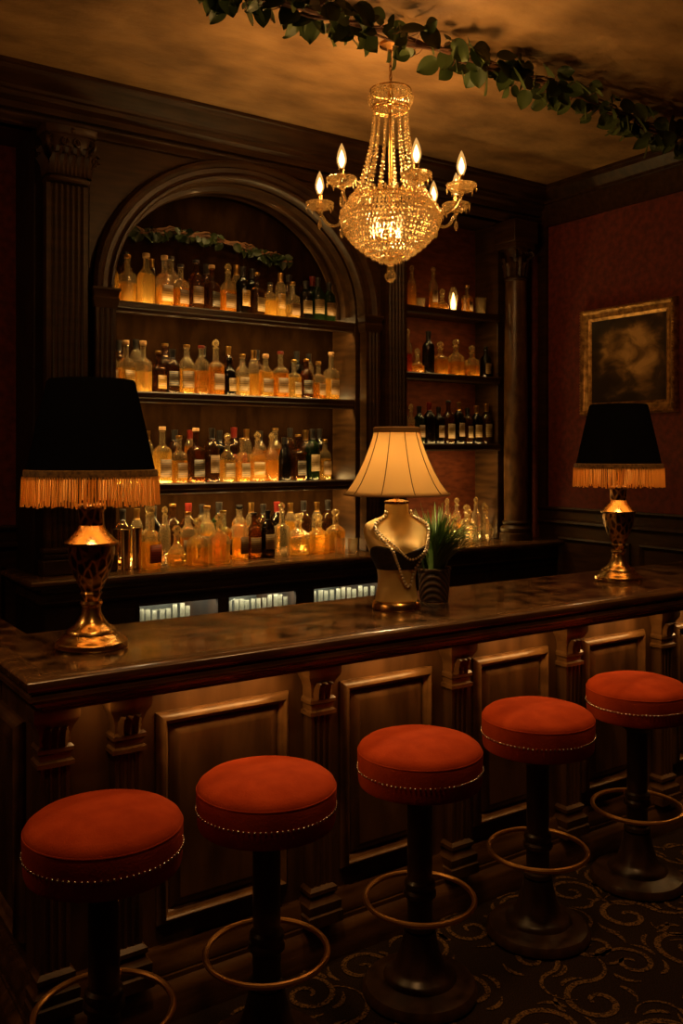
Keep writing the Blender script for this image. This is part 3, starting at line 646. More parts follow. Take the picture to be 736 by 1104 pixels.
MB().sweep_xy([(.705, 3.9), (.705, YP), (XR - .03, YP)], [(-.02, .20), (.012, .20), (.02, .19), (.024, .17), (.032, .155), (.034, .14), (.034, .13), (-.02, .13)]).build('base_molding', M['wood_edge'], BAR, world=True)
# the worktop of the bar
T = thing('bar_countertop', 'polished mottled brown bar top with moulded edge carrying three lamps', 'countertop', (2.6, 2.65, .966))
FYE, BYE, LX, RXI = 2.335, 2.94, .632, .797
m = MB().prism([(LX + .045, FYE + .045), (XR - .02, FYE + .045), (XR - .02, BYE), (RXI, BYE), (RXI, 3.9), (LX + .045, 3.9)], 1.03, 1.069, 'z')
m.build('top', M['stone'], T, world=True)
prof = [(-.05, 1.07), (-.018, 1.071), (-.008, 1.068), (-.001, 1.060), (0, 1.048), (-.005, 1.038), (-.016, 1.033), (-.018, 1.028), (-.010, 1.022), (-.008, 1.012), (-.014, 1.004), (-.028, .998), (-.032, .990), (-.046, .984), (-.054, .976), (-.054, .967), (-.15, .967), (-.15, 1.03), (-.05, 1.03)]
MB().sweep_xy([(LX, 3.9), (LX, FYE), (XR - .02, FYE)], prof).build('edge_molding', M['wood_edge'], T, world=True)
MB().sweep_xy([(LX, 3.9), (LX, FYE), (XR - .02, FYE)], [(-.068, 1.0685), (-.060, 1.0705), (-.052, 1.0685)]).build('inlay_line', M['wood_edge'], T, world=True)
MB().box(RXI, XR - .02, BYE, BYE + .012, .985, 1.069).build('back_edge', M['wood_edge'], T, .004, world=True)
# ------------------------------------------------------------------ stools
def make_stool():
    t = thing('bar_stool', '', 'stool')
    st = MB().lathe([(.001, .634), (.176, .634), (.185, .638), (.188, .648), (.190, .69), (.191, .728), (.189, .740), (.184, .750), (.168, .762), (.125, .776), (.065, .784), (.001, .786)], n=64).build('seat', M['velvet'], t)
    MB().torus((0, 0, .737), .1885, .0026, 64, 6).build('piping', M['velvet'], st)
    n = MB()
    for i in range(84):
        a = 2 * PI * i / 84; n.ball((.191 * math.cos(a), .191 * math.sin(a), .686), .0036, 8, 6)
    n.build('nail_trim', M['steel'], st)
    MB().lathe([(.001, .610), (.100, .610), (.106, .616), (.106, .634), (.001, .634)], n=48).build('seat_base', M['stool_wood'], t)
    MB().lathe([(.001, .60), (.06, .60), (.058, .59), (.040, .575), (.038, .56), (.038, .345), (.046, .338), (.048, .326), (.044, .316), (.050, .308), (.050, .296), (.042, .288), (.039, .28), (.039, .215), (.048, .21), (.050, .198), (.040, .19), (.001, .19)], n=36).build('column', M['stool_wood'], t)
    r = MB().torus((0, 0, .285), .166, .0085, 56, 10).build('footrest_ring', M['copper'], t)
    d = Vector((FX, FY, 0))
    MB().tube([tuple(d * .035 + Vector((0, 0, .285))), tuple(d * .166 + Vector((0, 0, .285)))], .007, 8).build('bracket', M['bronze'], r)
    MB().lathe([(.001, 0), (.172, 0), (.176, .006), (.175, .020), (.166, .032), (.140, .040), (.112, .048), (.108, .058), (.100, .066), (.086, .072), (.076, .085), (.062, .125), (.052, .165), (.048, .19), (.001, .19)], n=56).build('base', M['stool_wood'], t)
    return t
ST = [((.766, 2.150), 'leftmost'), ((1.223, 2.155), None), ((1.756, 2.150), None), ((2.305, 2.185), None), ((2.900, 2.235), None)]
SL = ['rust red velvet bar stool nearest the camera, below the left fringed lamp', 'rust red velvet round bar stool, second along the bar from the left end',
      'rust red velvet round bar stool in the middle of the row of five', 'rust red velvet round bar stool, fourth along the bar from the left end', 'rust red velvet round bar stool farthest along the bar, below right fringed lamp']
proto = make_stool()
for i, ((x, y), _) in enumerate(ST):
    o = proto if i == 0 else copy_tree(proto)
    o.location = (x, y, .003); o['label'] = SL[i]; o['group'] = 'velvet bar stools along the bar'
# ------------------------------------------------------------------ fringed table lamps
k = NT('chased_bronze'); p = k.n('ShaderNodeBsdfPrincipled', Roughness=.3, Metallic=1.0)
tc = k.n('ShaderNodeTexCoord'); mp = k.n('ShaderNodeMapping'); mp.inputs['Scale'].default_value = (1, 1, .55); k.l(tc.outputs['Object'], mp.inputs[0])
vz = k.n('ShaderNodeTexVoronoi', Scale=46); vz.feature = 'DISTANCE_TO_EDGE'; k.l(mp.outputs[0], vz.inputs['Vector'])
k.l(k.ramp(vz.outputs[0], [(.07, (.60, .34, .10)), (.20, (.085, .040, .013))]), p.inputs['Base Color'])
b = k.n('ShaderNodeBump', Strength=.8, Distance=.006); b.invert = True; k.l(vz.outputs[0], b.inputs['Height']); k.l(b.outputs[0], p.inputs['Normal']); k.l(p.outputs[0], k.out.inputs[0])
M['chased'] = k.m
k = NT('black_shade'); d1 = k.n('ShaderNodeBsdfDiffuse'); d1.inputs[0].default_value = (.0045, .0045, .0055, 1)
k.l(d1.outputs[0], k.out.inputs[0]); M['shade_black'] = k.m
M['shade_lining'] = pbr('gold_lining', (.7, .42, .14), .5).m
def glow_bulb(name, c, s): return pbr(name, (1, .8, .5), .4, emit=c, es=s).m
M['bulb'] = glow_bulb('lit_bulb', (1, .60, .22), 1.6)
M['bulb_fringe'] = glow_bulb('shaded_lamp_bulb', (1, .74, .38), 48)
M['bulb_torso'] = glow_bulb('torso_lamp_bulb', (1, .70, .34), 260)
def make_fringe_lamp():
    t = thing('table_lamp', '', 'lamp')
    MB().lathe([(.001, 0), (.102, 0), (.106, .006), (.104, .018), (.098, .024), (.092, .026), (.086, .034), (.074, .042), (.072, .050), (.066, .056), (.052, .064), (.040, .078), (.030, .098), (.026, .118), (.030, .124), (.033, .130), (.030, .138), (.001, .138)], n=48).build('base', M['brass'], t)
    u = MB().lathe([(.020, .136), (.026, .15), (.032, .160), (.028, .166), (.036, .180), (.052, .215), (.064, .255), (.069, .285), (.068, .302), (.001, .302)], n=48).build('urn', M['chased'], t)
    MB().lathe([(.066, .300), (.077, .304), (.079, .312), (.070, .318), (.055, .334), (.042, .350), (.036, .362), (.001, .364)], n=48).build('shoulder', M['brass'], u)
    MB().lathe([(.034, .360), (.037, .37), (.036, .40), (.038, .41), (.044, .414), (.044, .422), (.036, .426), (.014, .43), (.012, .52), (.014, .525), (.014, .55), (.001, .552)], n=36).build('neck', M['chased'], u)
    sh = MB(); rows = []
    for r, z in ((.1865, .512), (.189, .512), (.159, .650), (.128, .787), (.123, .794), (.119, .787), (.156, .650), (.1865, .512)):
        rows.append([(r * math.cos(2 * PI * j / 64), r * math.sin(2 * PI * j / 64), z) for j in range(64)])
    sh.grid(rows[:5], True); sh.mi = 1; sh.grid(rows[4:], True)
    so = sh.build('lamp_shade', [M['shade_black'], M['shade_lining']], t)
    MB().lathe([(.1885, .503), (.1935, .505), (.1945, .515), (.1935, .526), (.1855, .528), (.1865, .503), (.1885, .503)], n=64, cap=False).build('trim_band', noisy('braid', (.10, .05, .015), (.30, .16, .045), 90, .6), so)
    MB().lathe([(.001, .788), (.121, .788), (.121, .792), (.001, .792)], n=64).build('shade_light_stop', M['shade_black'], so)  # added disc, out of sight, keeps the bulb off ceiling and wall
    f = MB(); q = random.Random(3)
    N = 150
    for i in range(N):
        a = 2 * PI * i / N + q.uniform(-.008, .008); r = .1945 + q.uniform(-.0015, .0015); L = .084 + q.uniform(-.006, .004); w = q.uniform(-.0025, .0025)
        pts = [((r + dz * .003) * math.cos(a + w / r * dz), (r + dz * .003) * math.sin(a + w / r * dz), .508 - L * dz) for dz in (0, .35, .7, 1)]
        f.tube(pts, [.0022, .0026, .0028, .0034], 5)
    f.build('fringe', M['fringe'], so)
    MB().lathe([(.001, .552), (.012, .556), (.016, .57), (.030, .60), (.032, .625), (.024, .648), (.001, .658)], n=16).build('bulb', M['bulb_fringe'], t)
    sp = MB()
    for a in (0, 2 * PI / 3, 4 * PI / 3): sp.tube([(.013 * math.cos(a), .013 * math.sin(a), .545), (.06 * math.cos(a), .06 * math.sin(a), .56), (.166 * math.cos(a), .166 * math.sin(a), .592)], .002, 6)
    sp.build('shade_spider', M['brass'], t)
    return t
LAMP = make_fringe_lamp()
for i, (x, y, lb) in enumerate(((.905, 2.648, 'black fringed shade lamp on bronze urn at the left end of the bar'), (3.345, 2.68, 'black fringed shade lamp on bronze urn at far right, below the painting'))):
    o = LAMP if i == 0 else copy_tree(LAMP)
    o.location = (x, y, 1.0695); o['label'] = lb; o['group'] = 'black fringed table lamps'
# ------------------------------------------------------------------ torso lamp
LX_, LY_ = 2.058, 2.655
t = thing('table_lamp', 'lit cream bell shade lamp on a gold torso bust at middle of bar', 'lamp', (LX_, LY_, 1.0695), 0)
MB().lathe([(.001, 0), (.088, 0), (.091, .005), (.089, .022), (.084, .03), (.078, .034), (.001, .034)], n=48).build('base', M['brass'], t)
FACE = Vector((-.35, -.94, 0)).normalized()           # the bust looks towards the room
SIDE = Vector((-FACE.y, FACE.x, 0))
secs = [(.034, .080, .058, 0), (.05, .078, .057, 0), (.085, .071, .053, 0), (.12, .070, .052, .002), (.155, .077, .055, .006), (.19, .096, .060, .012), (.215, .108, .062, .016), (.245, .119, .062, .014), (.275, .126, .058, .008), (.297, .127, .050, .003),
        (.315, .119, .044, 0), (.328, .096, .040, 0), (.338, .064, .038, 0), (.348, .048, .038, 0), (.36, .044, .039, 0), (.385, .043, .039, 0), (.39, .040, .037, 0), (.392, .001, .001, 0)]
def torso_pt(z, a, w, d, fw, grow=0):
    ca, sa = math.cos(a), math.sin(a)
    n_ = 2.3; kk = 1 / (abs(ca) ** n_ + abs(sa) ** n_) ** (1 / n_)
    p_ = SIDE * ((w + grow) * kk * ca) + FACE * ((d + grow) * kk * sa + fw)
    if sa > 0:                                        # breasts
        for s in (-1, 1):
            g_ = math.exp(-((ca - s * .50) / .30) ** 2 - ((z - .225) / .034) ** 2) * .046 * sa
            p_ += FACE * g_
        p_ -= FACE * .006 * math.exp(-(ca / .15) ** 2) * math.exp(-((z - .30) / .06) ** 2)
    return (p_.x, p_.y, z)
def interp(z):
    for (z0, *A), (z1, *B_) in zip(secs[:-1], secs[1:]):
        if z0 <= z <= z1: q = (z - z0) / (z1 - z0); return [A[i] + (B_[i] - A[i]) * q for i in range(3)]
m = MB(); zs = [.034 + (.39 - .034) * i / 60 for i in range(61)]
m.grid([[torso_pt(z, 2 * PI * j / 48, *interp(z)) for j in range(48)] for z in zs], True, True, True)
bust = m.build('bust', M['cream_metal'], t, angle=80)
m = MB()                                              # black bodice with a plunging neckline
rows = []
for i in range(14):
    row_ = []
    for j in range(48):
        a = 2 * PI * j / 48
        topz = .205 + .045 * max(0, math.sin(a)) * abs(math.cos(a)) * 1.6 - .015 * max(0, -math.sin(a))
        z = .150 + (topz - .150) * i / 13
        row_.append(torso_pt(z, a, *interp(z), grow=.0025))
    rows.append(row_)
m.grid(rows, True)
o = m.build('bodice', noisy('black_lace', (.006, .005, .005), (.03, .018, .010), 70, .5), t, angle=80)
sd = o.modifiers.new('thick', 'SOLIDIFY'); sd.thickness = .002
MB().lathe([(.040, .388), (.046, .39), (.046, .398), (.030, .402), (.013, .406), (.013, .45), (.016, .452), (.016, .49), (.001, .492)], n=32).build('socket', M['brass'], t)
# bell shade
k = NT('cream_silk_shade'); d1 = k.n('ShaderNodeBsdfDiffuse'); d1.inputs[0].default_value = (.74, .54, .26, 1); t1 = k.n('ShaderNodeBsdfTranslucent'); t1.inputs[0].default_value = (.90, .71, .40, 1)
a_ = k.n('ShaderNodeMixShader', Fac=.6); k.l(d1.outputs[0], a_.inputs[1]); k.l(t1.outputs[0], a_.inputs[2]); k.l(a_.outputs[0], k.out.inputs[0])
shp = [(.196, .422), (.180, .438), (.160, .466), (.138, .506), (.118, .550), (.100, .597), (.088, .634), (.082, .660)]
m = MB(); NP = 10; n = NP * 8; rows = []
for r, z in shp:
    row_ = []
    for j in range(n):
        a = 2 * PI * j / n; u = (j % 8) / 8; sc = 1 - .022 * math.sin(PI * u) + (.004 if u == 0 else 0)
        row_.append((r * sc * math.cos(a), r * sc * math.sin(a), z))
    rows.append(row_)
m.grid(rows, True)
sho = m.build('lamp_shade', k.m, t, angle=60)
sd = sho.modifiers.new('thick', 'SOLIDIFY'); sd.thickness = .0015
seam = MB()
for p_ in range(NP):
    a = 2 * PI * p_ / NP; seam.tube([((r + .002) * math.cos(a), (r + .002) * math.sin(a), z) for r, z in shp], .0016, 6)
seam.build('seam', pbr('brown_seam', (.10, .05, .02), .7).m, sho)
tb = MB(); tb.torus((0, 0, .424), .194, .0042, 80, 8); tb.build('hem', pbr('hem', (.32, .18, .06), .7).m, sho)
MB().lathe([(.080, .650), (.086, .652), (.087, .668), (.082, .672), (.078, .668), (.078, .652), (.080, .650)], n=48, cap=False).build('top_band', pbr('band', (.30, .16, .05), .7).m, sho)
MB().lathe([(.001, .492), (.012, .495), (.015, .508), (.028, .535), (.030, .56), (.022, .582), (.001, .590)], n=16).build('bulb', M['bulb_torso'], t)
sp = MB()
for a in (0.3, 2.4, 4.5): sp.tube([(.014 * math.cos(a), .014 * math.sin(a), .488), (.05 * math.cos(a), .05 * math.sin(a), .59), (.081 * math.cos(a), .081 * math.sin(a), .656)], .0016, 6)
sp.build('shade_spider', M['brass'], t)
# pearl necklace on the bust
nk = thing('pearl_necklace', 'long pearl bead necklace draped over the gold torso lamp', 'necklace', (LX_, LY_, 1.0695))
def surf(z, a, g_): return Vector(torso_pt(z, a, *interp(z), grow=g_))
A0, A1 = PI / 2 - 1.0, PI / 2 + .85
def strand(pts, r, step, mb):
    P = [Vector(p) for p in pts]; acc = 0; mb.ball(tuple(P[0]), r, 8, 6)
    for p0, p1 in zip(P[:-1], P[1:]):
        d = (p1 - p0).length; q = step - acc
        while q <= d: mb.ball(tuple(p0 + (p1 - p0) * (q / d)), r, 8, 6); q += step
        acc = d - (q - step)
def loop(zlow, half, shift):
    pts = []
    for i in range(61):
        s = i / 60 * 2 - 1                            # -1 .. 1 around the loop
        dep = 1 - abs(s) ** 1.5
        z = .362 - (.362 - zlow) * dep
        a = PI / 2 + shift * dep + half * (1 if s > 0 else -1) * abs(s) ** .6 * (.45 + .55 * abs(s))
        pts.append(surf(z, a, .0085))
    return pts
mb = MB(); strand(loop(.088, 1.0, -.35), .0056, .0130, mb); mb.build('long_strand', M['pearl'], nk)
mb = MB(); strand(loop(.19, 1.15, -.3), .0046, .0108, mb); mb.build('short_strand', M['pearl'], nk)
# ------------------------------------------------------------------ potted grass plant
px_, py_ = 2.287, 2.712
t = thing('potted_plant', 'bushy green grass plant in a dark woven pot behind the torso lamp', 'plant', (px_, py_, 1.0695))
kp = NT('woven_pot'); p = kp.n('ShaderNodeBsdfPrincipled', Roughness=.5); tc = kp.n('ShaderNodeTexCoord'); wv = kp.n('ShaderNodeTexWave', Scale=28); wv.bands_direction = 'DIAGONAL'
kp.l(tc.outputs['Object'], wv.inputs['Vector']); kp.l(kp.ramp(wv.outputs[0], [(.3, (.02, .009, .004)), (.7, (.075, .034, .013))]), p.inputs['Base Color'])
b = kp.n('ShaderNodeBump', Strength=.7, Distance=.004); kp.l(wv.outputs[0], b.inputs['Height']); kp.l(b.outputs[0], p.inputs['Normal']); kp.l(p.outputs[0], kp.out.inputs[0])
pot = MB().lathe([(.001, 0), (.052, 0), (.056, .004), (.064, .12), (.067, .122), (.067, .13), (.060, .13), (.056, .112), (.001, .112)], n=36).build('pot', kp.m, t)
fo = MB(); q = random.Random(5)
for i in range(420):
    a = q.uniform(0, 2 * PI); lean = q.uniform(.05, 1.0) ** .8; L = q.uniform(.17, .30); w = q.uniform(.0035, .0065)
    r0 = q.uniform(0, .04); bs = Vector((r0 * math.cos(a), r0 * math.sin(a), .112)); d = Vector((math.cos(a), math.sin(a), 0)); sd_ = Vector((-d.y, d.x, 0)); rows = []
    for j in range(6):
        s = j / 5; c_ = bs + d * (lean * .20 * s ** 1.5) + Vector((0, 0, L * (s - .42 * lean * s ** 2.3)))
        ww = w * (1 - s ** 2.2) + .0003
        rows.append([tuple(c_ - sd_ * ww), tuple(c_ + Vector((0, 0, -.0012))), tuple(c_ + sd_ * ww)])
    if all(math.hypot(p[0] + px_ - LX_, p[1] + py_ - LY_) > .142 for r_ in rows for p in r_): fo.grid(rows)      # blades bend clear of the bust
fo.build('foliage', M['blade'], t)
# ------------------------------------------------------------------ chandelier
CX, CY = 2.39, 3.126
ch = thing('chandelier', 'crystal empire chandelier with candle bulbs and beaded bowl hanging over the bar', 'chandelier', (CX, CY, 2.38))
def zc(y): return (1050 - y) * .001094                # height above the finial tip
gold = M['brass']
MB().lathe([(.001, H - 2.38), (.05, H - 2.38), (.048, H - 2.38 - .012), (.02, H - 2.38 - .022), (.006, H - 2.38 - .03), (.001, H - 2.38 - .03)][::-1], n=24).build('ceiling_rose', M['bronze'], ch)
c = MB(); z = zc(262); i = 0
while z < H - 2.38 - .02:
    pts = []
    for j in range(10):
        a = 2 * PI * j / 10; u, v_ = .006 * math.cos(a), .013 * math.sin(a)
        pts.append((u, 0, z + v_ + .012) if i % 2 else (0, u, z + v_ + .012))
    c.tube(pts, .0022, 5, True); z += .0195; i += 1
c.build('chain', M['chain'], ch)
MB().lathe([(.001, zc(950)), (.010, zc(945)), (.010, zc(360)), (.016, zc(350)), (.012, zc(300)), (.006, zc(262)), (.001, zc(255))], n=16).build('stem', gold, ch)
def crystal(mb, c, r, h, n=6):
    mb.lathe([(.0004, -h), (r, 0), (r * .7, h * .35), (.0004, h * .6)], c, n)
cr = MB()                                             # crown of upright crystals
for r, zt, hh, n_ in ((.094, zc(318), .034, 34), (.086, zc(300), .026, 30), (.082, zc(345), .022, 32)):
    for i in range(n_):
        a = 2 * PI * i / n_; crystal(cr, (r * math.cos(a), r * math.sin(a), zt), .0075, hh * .6)
cro = cr.build('crown', CUT, ch, flat=True)
fr = MB()
for r, y in ((.088, 285), (.080, 352), (.074, 362)): fr.torus((0, 0, zc(y)), r, .0035, 40, 8)
for i in range(6):
    a = i * PI / 3; fr.tube([(.012 * math.cos(a), .012 * math.sin(a), zc(345)), (.08 * math.cos(a), .08 * math.sin(a), zc(352))], .0025, 6)
fr.build('crown_ring', gold, cro)
NS = 15
for i in range(NS):                                   # bead strands from crown to rim
    a = 2 * PI * i / NS; mb = MB(); pts = []
    for j in range(25):
        s = j / 24; r = .074 + (.166 - .074) * (s ** 2.1); zz = zc(362) + (zc(715) - zc(362)) * s
        pts.append((r * math.cos(a), r * math.sin(a), zz))
    P = [Vector(p_) for p_ in pts]; L = 0; nxt = 0
    for p0, p1 in zip(P[:-1], P[1:]):
        d = (p1 - p0).length
        while nxt <= L + d:
            c_ = p0 + (p1 - p0) * ((nxt - L) / d); g_ = (nxt / .4); rb = .0062 + .0034 * g_
            mb.lathe([(.0004, -rb), (rb, -rb * .3), (rb, rb * .3), (.0004, rb)], tuple(c_), 6, a0=nxt * 40); nxt += 2.15 * rb
        L += d
    mb.build('bead_strand', CUT, ch, flat=True)
# bowl of hanging crystals in tiers
bw = MB()
def bowl_r(s): return (.167 + .050 * math.sin(min(1, s / .28) * PI / 2)) if s < .28 else .217 * math.cos((s - .28) / .72 * PI / 2 * .9) ** .8
zt, zb = zc(722), zc(955)
NT_ = 15
for q in range(NT_):
    s = q / (NT_ - 1); r = bowl_r(s); zz = zt + (zb - zt) * s; n_ = max(8, int(2 * PI * r / .0165))
    for i in range(n_):
        a = 2 * PI * (i + .5 * (q % 2)) / n_
        crystal(bw, (r * math.cos(a), r * math.sin(a), zz), .0082, .017, 5)
bo = bw.build('crystal_bowl', CUT, ch, flat=True)
fr = MB()
for s in (0, .10, .28, .55, .8, 1.0): fr.torus((0, 0, zt + (zb - zt) * s + .004), max(bowl_r(s) - .006, .01), .0022 if s else .005, 48, 6)
for i in range(12):
    a = i * PI / 6; fr.tube([((bowl_r(s) - .006) * math.cos(a), (bowl_r(s) - .006) * math.sin(a), zt + (zb - zt) * s + .004) for s in [j / 12 for j in range(13)]], .0018, 5)
fr.build('bowl_frame', gold, bo)
rim = MB()                                            # upright crystal collar above the rim
for i in range(40):
    a = 2 * PI * i / 40; crystal(rim, (.160 * math.cos(a), .160 * math.sin(a), zt + .022), .007, .02, 5)
    crystal(rim, (.178 * math.cos(a + .08), .178 * math.sin(a + .08), zt + .006), .007, .016, 5)
rim.build('rim_crystals', CUT, bo, flat=True)
MB().lathe([(.034, zc(945)), (.044, zc(952)), (.040, zc(962)), (.018, zc(972)), (.011, zc(985)), (.016, zc(1000)), (.027, zc(1018)), (.024, zc(1032)), (.008, zc(1046)), (.001, zc(1050))][::-1], n=12).build('finial', CUT, ch, flat=True)
flame_mat = pbr('candle_bulb', (1, .8, .5), .3, emit=(1, .60, .20), es=28).m
k = NT('bulb_shell'); e1 = k.n('ShaderNodeEmission', Strength=.95); e1.inputs[0].default_value = (1, .50, .14, 1); t1 = k.n('ShaderNodeBsdfTransparent'); t1.inputs[0].default_value = (1, .85, .6, 1)
a_ = k.n('ShaderNodeMixShader', Fac=.6); k.l(t1.outputs[0], a_.inputs[1]); k.l(e1.outputs[0], a_.inputs[2]); k.l(a_.outputs[0], k.out.inputs[0]); shell_mat = k.m
bob_z = 2.738 - 2.38 + .005
def drop(mb, c, L=.05, r=.0115):
    mb.tube([(c[0], c[1], c[2]), (c[0], c[1], c[2] - .03)], .0013, 5)
    mb.ball((c[0], c[1], c[2] - .016), .0042, 6, 4)
    mb.lathe([(.0005, -L - .03), (r * .8, -L - .018), (r, -L - .006), (r * .55, -L * .55 - .006), (.002, -.03)], c, 8)
for th in (-75, -30, 24, 50, 105, 160, -130):
    a = math.radians(th)
    d = Vector((FY * math.cos(a) + FX * math.sin(a), -FX * math.cos(a) + FY * math.sin(a), 0)); RA = .33
    ctl = [(.165, zt + .02), (.20, zt - .035), (.245, zt - .085), (.292, zt - .075), (.322, zt - .03), (RA, bob_z - .02)]
    pts = []
    for i in range(25):                                # smooth through the control points
        s = i / 24 * (len(ctl) - 1); j = min(int(s), len(ctl) - 2); u = s - j
        p0, p1, p2, p3 = ctl[max(j - 1, 0)], ctl[j], ctl[j + 1], ctl[min(j + 2, len(ctl) - 1)]
        f_ = lambda k_: .5 * (2 * p1[k_] + (p2[k_] - p0[k_]) * u + (2 * p0[k_] - 5 * p1[k_] + 4 * p2[k_] - p3[k_]) * u * u + (3 * p1[k_] - p0[k_] - 3 * p2[k_] + p3[k_]) * u ** 3)
        pts.append(tuple(d * f_(0) + Vector((0, 0, f_(1)))))
    arm = MB().tube(pts, .0062, 8).build('arm', CUT, ch)
    e = d * RA
    cn = (e.x, e.y, 0)
    MB().lathe([(.006, bob_z - .03), (.011, bob_z - .024), (.008, bob_z - .012), (.018, bob_z - .016), (.046, bob_z - .008), (.062, bob_z + .008), (.064, bob_z + .016), (.060, bob_z + .019), (.044, bob_z + .008), (.012, bob_z + .004), (.001, bob_z + .004)], cn, 20).build('drip_pan', CUT, arm, flat=True)
    MB().lathe([(.001, bob_z + .002), (.012, bob_z + .002), (.0125, bob_z + .010), (.0105, bob_z + .014), (.0105, bob_z + .052), (.013, bob_z + .055), (.001, bob_z + .056)], cn, 16).build('candle_sleeve', gold, arm)
    fb = MB().lathe([(.009, bob_z + .055), (.012, bob_z + .062), (.0195, bob_z + .083), (.0205, bob_z + .098), (.016, bob_z + .122), (.008, bob_z + .145), (.0006, bob_z + .160)], cn, 16)
    fb.mi = 1; fb.lathe([(.0006, bob_z + .060), (.007, bob_z + .068), (.0125, bob_z + .084), (.0125, bob_z + .096), (.007, bob_z + .116), (.0006, bob_z + .132)], cn, 12)
    fb.build('candle_bulb', [shell_mat, flame_mat], arm)
    dm = MB(); drop(dm, (e.x, e.y, bob_z - .028), .045, .010); dm.build('crystal_drop', CUT, arm, flat=True); dm = MB()
    q_ = d * .225; drop(dm, (q_.x, q_.y, zt - .070), .045, .011); dm.build('crystal_drop', CUT, arm, flat=True); dm = MB()
    for j in range(8):                                # small drops round the pan edge
        b2 = 2 * PI * j / 8; crystal(dm, (e.x + .060 * math.cos(b2), e.y + .060 * math.sin(b2), bob_z - .004), .005, .016, 5)
    dm.build('bead_fringe', CUT, arm, flat=True)
# bulbs inside the bowl and at its foot
for i in range(3):
    a = 2 * PI * i / 3 + .4
    MB().lathe([(.001, 0), (.012, .004), (.019, .026), (.019, .045), (.010, .07), (.001, .078)], (.07 * math.cos(a), .07 * math.sin(a), zc(860)), 12).build('inner_bulb', M['bulb'], ch)
    MB().tube([(.07 * math.cos(a), .07 * math.sin(a), zc(860) + .002), (0.005 * math.cos(a), .005 * math.sin(a), zc(880))], .004, 6).build('inner_holder', gold, ch)
point((CX, CY, 2.38 + zc(835)), 8.5, .03, (1, .60, .24))
point((CX + .03, CY - .03, 2.38 + zc(330)), .5, .01, (1, .60, .24))  # extra light added to brighten the crown, no bulb there
for i in range(3):
    a = 2 * PI * i / 3 + .8
    point((CX + .30 * math.cos(a), CY + .30 * math.sin(a), 2.38 + bob_z + .19), 7, .05, (1, .50, .16))
# ------------------------------------------------------------------ ivy garland
def ivy_leaf(mb, base, d, L, rng):
    d = Vector(d).normalized(); up = Vector((rng.uniform(-.6, .6), rng.uniform(-1, -.2), rng.uniform(-.2, .5))); sd_ = d.cross(up)
    if sd_.length < .1: sd_ = d.cross(Vector((1, 0, 0)))
    sd_.normalize(); nn = sd_.cross(d).normalized(); B_ = Vector(base); rows = []
    for t, w in ((-.10, .10), (-.04, .24), (.08, .36), (.25, .43), (.42, .44), (.60, .38), (.78, .26), (.92, .11), (1.0, .005)):
        c_ = B_ + d * (L * (t + .1)) + nn * (-.16 * L * t * t); rows.append([tuple(c_ + sd_ * (w * L * k_) + nn * (L * .10 * abs(k_) ** 1.3 + (.02 * L if abs(k_) == .5 else 0))) for k_ in (-1, -.5, 0, .5, 1)])
    mb.grid(rows)
def garland(name, label, path, dens, Lr, hang, parent_loc, mats, seed, spread=.10):
    t = thing(name, label, 'garland', parent_loc)
    q = random.Random(seed); P = [Vector(p) for p in path]
    pts = []
    for i in range(len(P) - 1):
        for j in range(10):
            u = j / 10; pts.append(P[i] + (P[i + 1] - P[i]) * u + Vector((0, q.uniform(-.008, .008), q.uniform(-.006, .006))))
    pts.append(P[-1])
    st = MB(); st.tube([tuple(p) for p in pts], .011, 7)
    for kx in range(2):
        st.tube([tuple(p + Vector((0, .03 * math.sin(i * .35 + kx * 3), .018 * math.cos(i * .35 + kx * 3)))) for i, p in enumerate(pts)], .005, 6)
    lv = MB()
    tot = sum((b_ - a).length for a, b_ in zip(pts[:-1], pts[1:]))
    for i in range(int(tot * dens)):
        s = q.random() * (len(pts) - 1.001); j = int(s); c_ = pts[j].lerp(pts[j + 1], s - j)
        off = Vector((q.uniform(-.04, .04), q.uniform(-spread, spread), q.uniform(-.02, .02)))
        b0 = c_ + off; L = q.uniform(*Lr)
        dirv = Vector((q.uniform(-1, 1), off.y * 6 + q.uniform(-.5, .5), -q.uniform(-.1, hang)))
        if b0.z - .02 > H - .05: b0.z = H - .06
        st.tube([tuple(c_), tuple(c_.lerp(b0, .6) + Vector((0, 0, -.006))), tuple(b0)], .0018, 5)
        ivy_leaf(lv, b0, dirv, L, q)
    zmax = H - .004
    lv.v = [(x, y, min(z, zmax)) for x, y, z in lv.v]
    st.build('stem', M['stem'], t, world=True); lv.build('leaves', mats, t, world=True, angle=70)
    return t
garland('ivy_garland', 'leafy ivy garland strung along the ceiling above the bar', [(1.42, 2.98, H - .05), (1.6, 2.98, H - .06), (2.0, 2.96, H - .06), (2.5, 2.93, H - .07), (3.0, 2.93, H - .065), (3.5, 2.94, H - .07), (3.95, 2.95, H - .10), (4.45, 2.98, H - .08)], 90, (.055, .105), .9, (2.7, 2.85, H - .06), M['leaf'], 4, .11)
garland('ivy_garland', 'dark ivy strands trailing behind the bottles inside the arch', [(1.82, 4.655, 2.84), (2.05, 4.655, 2.87), (2.35, 4.655, 2.86), (2.62, 4.655, 2.82), (2.80, 4.655, 2.79)], 90, (.04, .06), 1.2, (2.3, 4.65, 2.85), M['leaf_dark'], 9, .02)
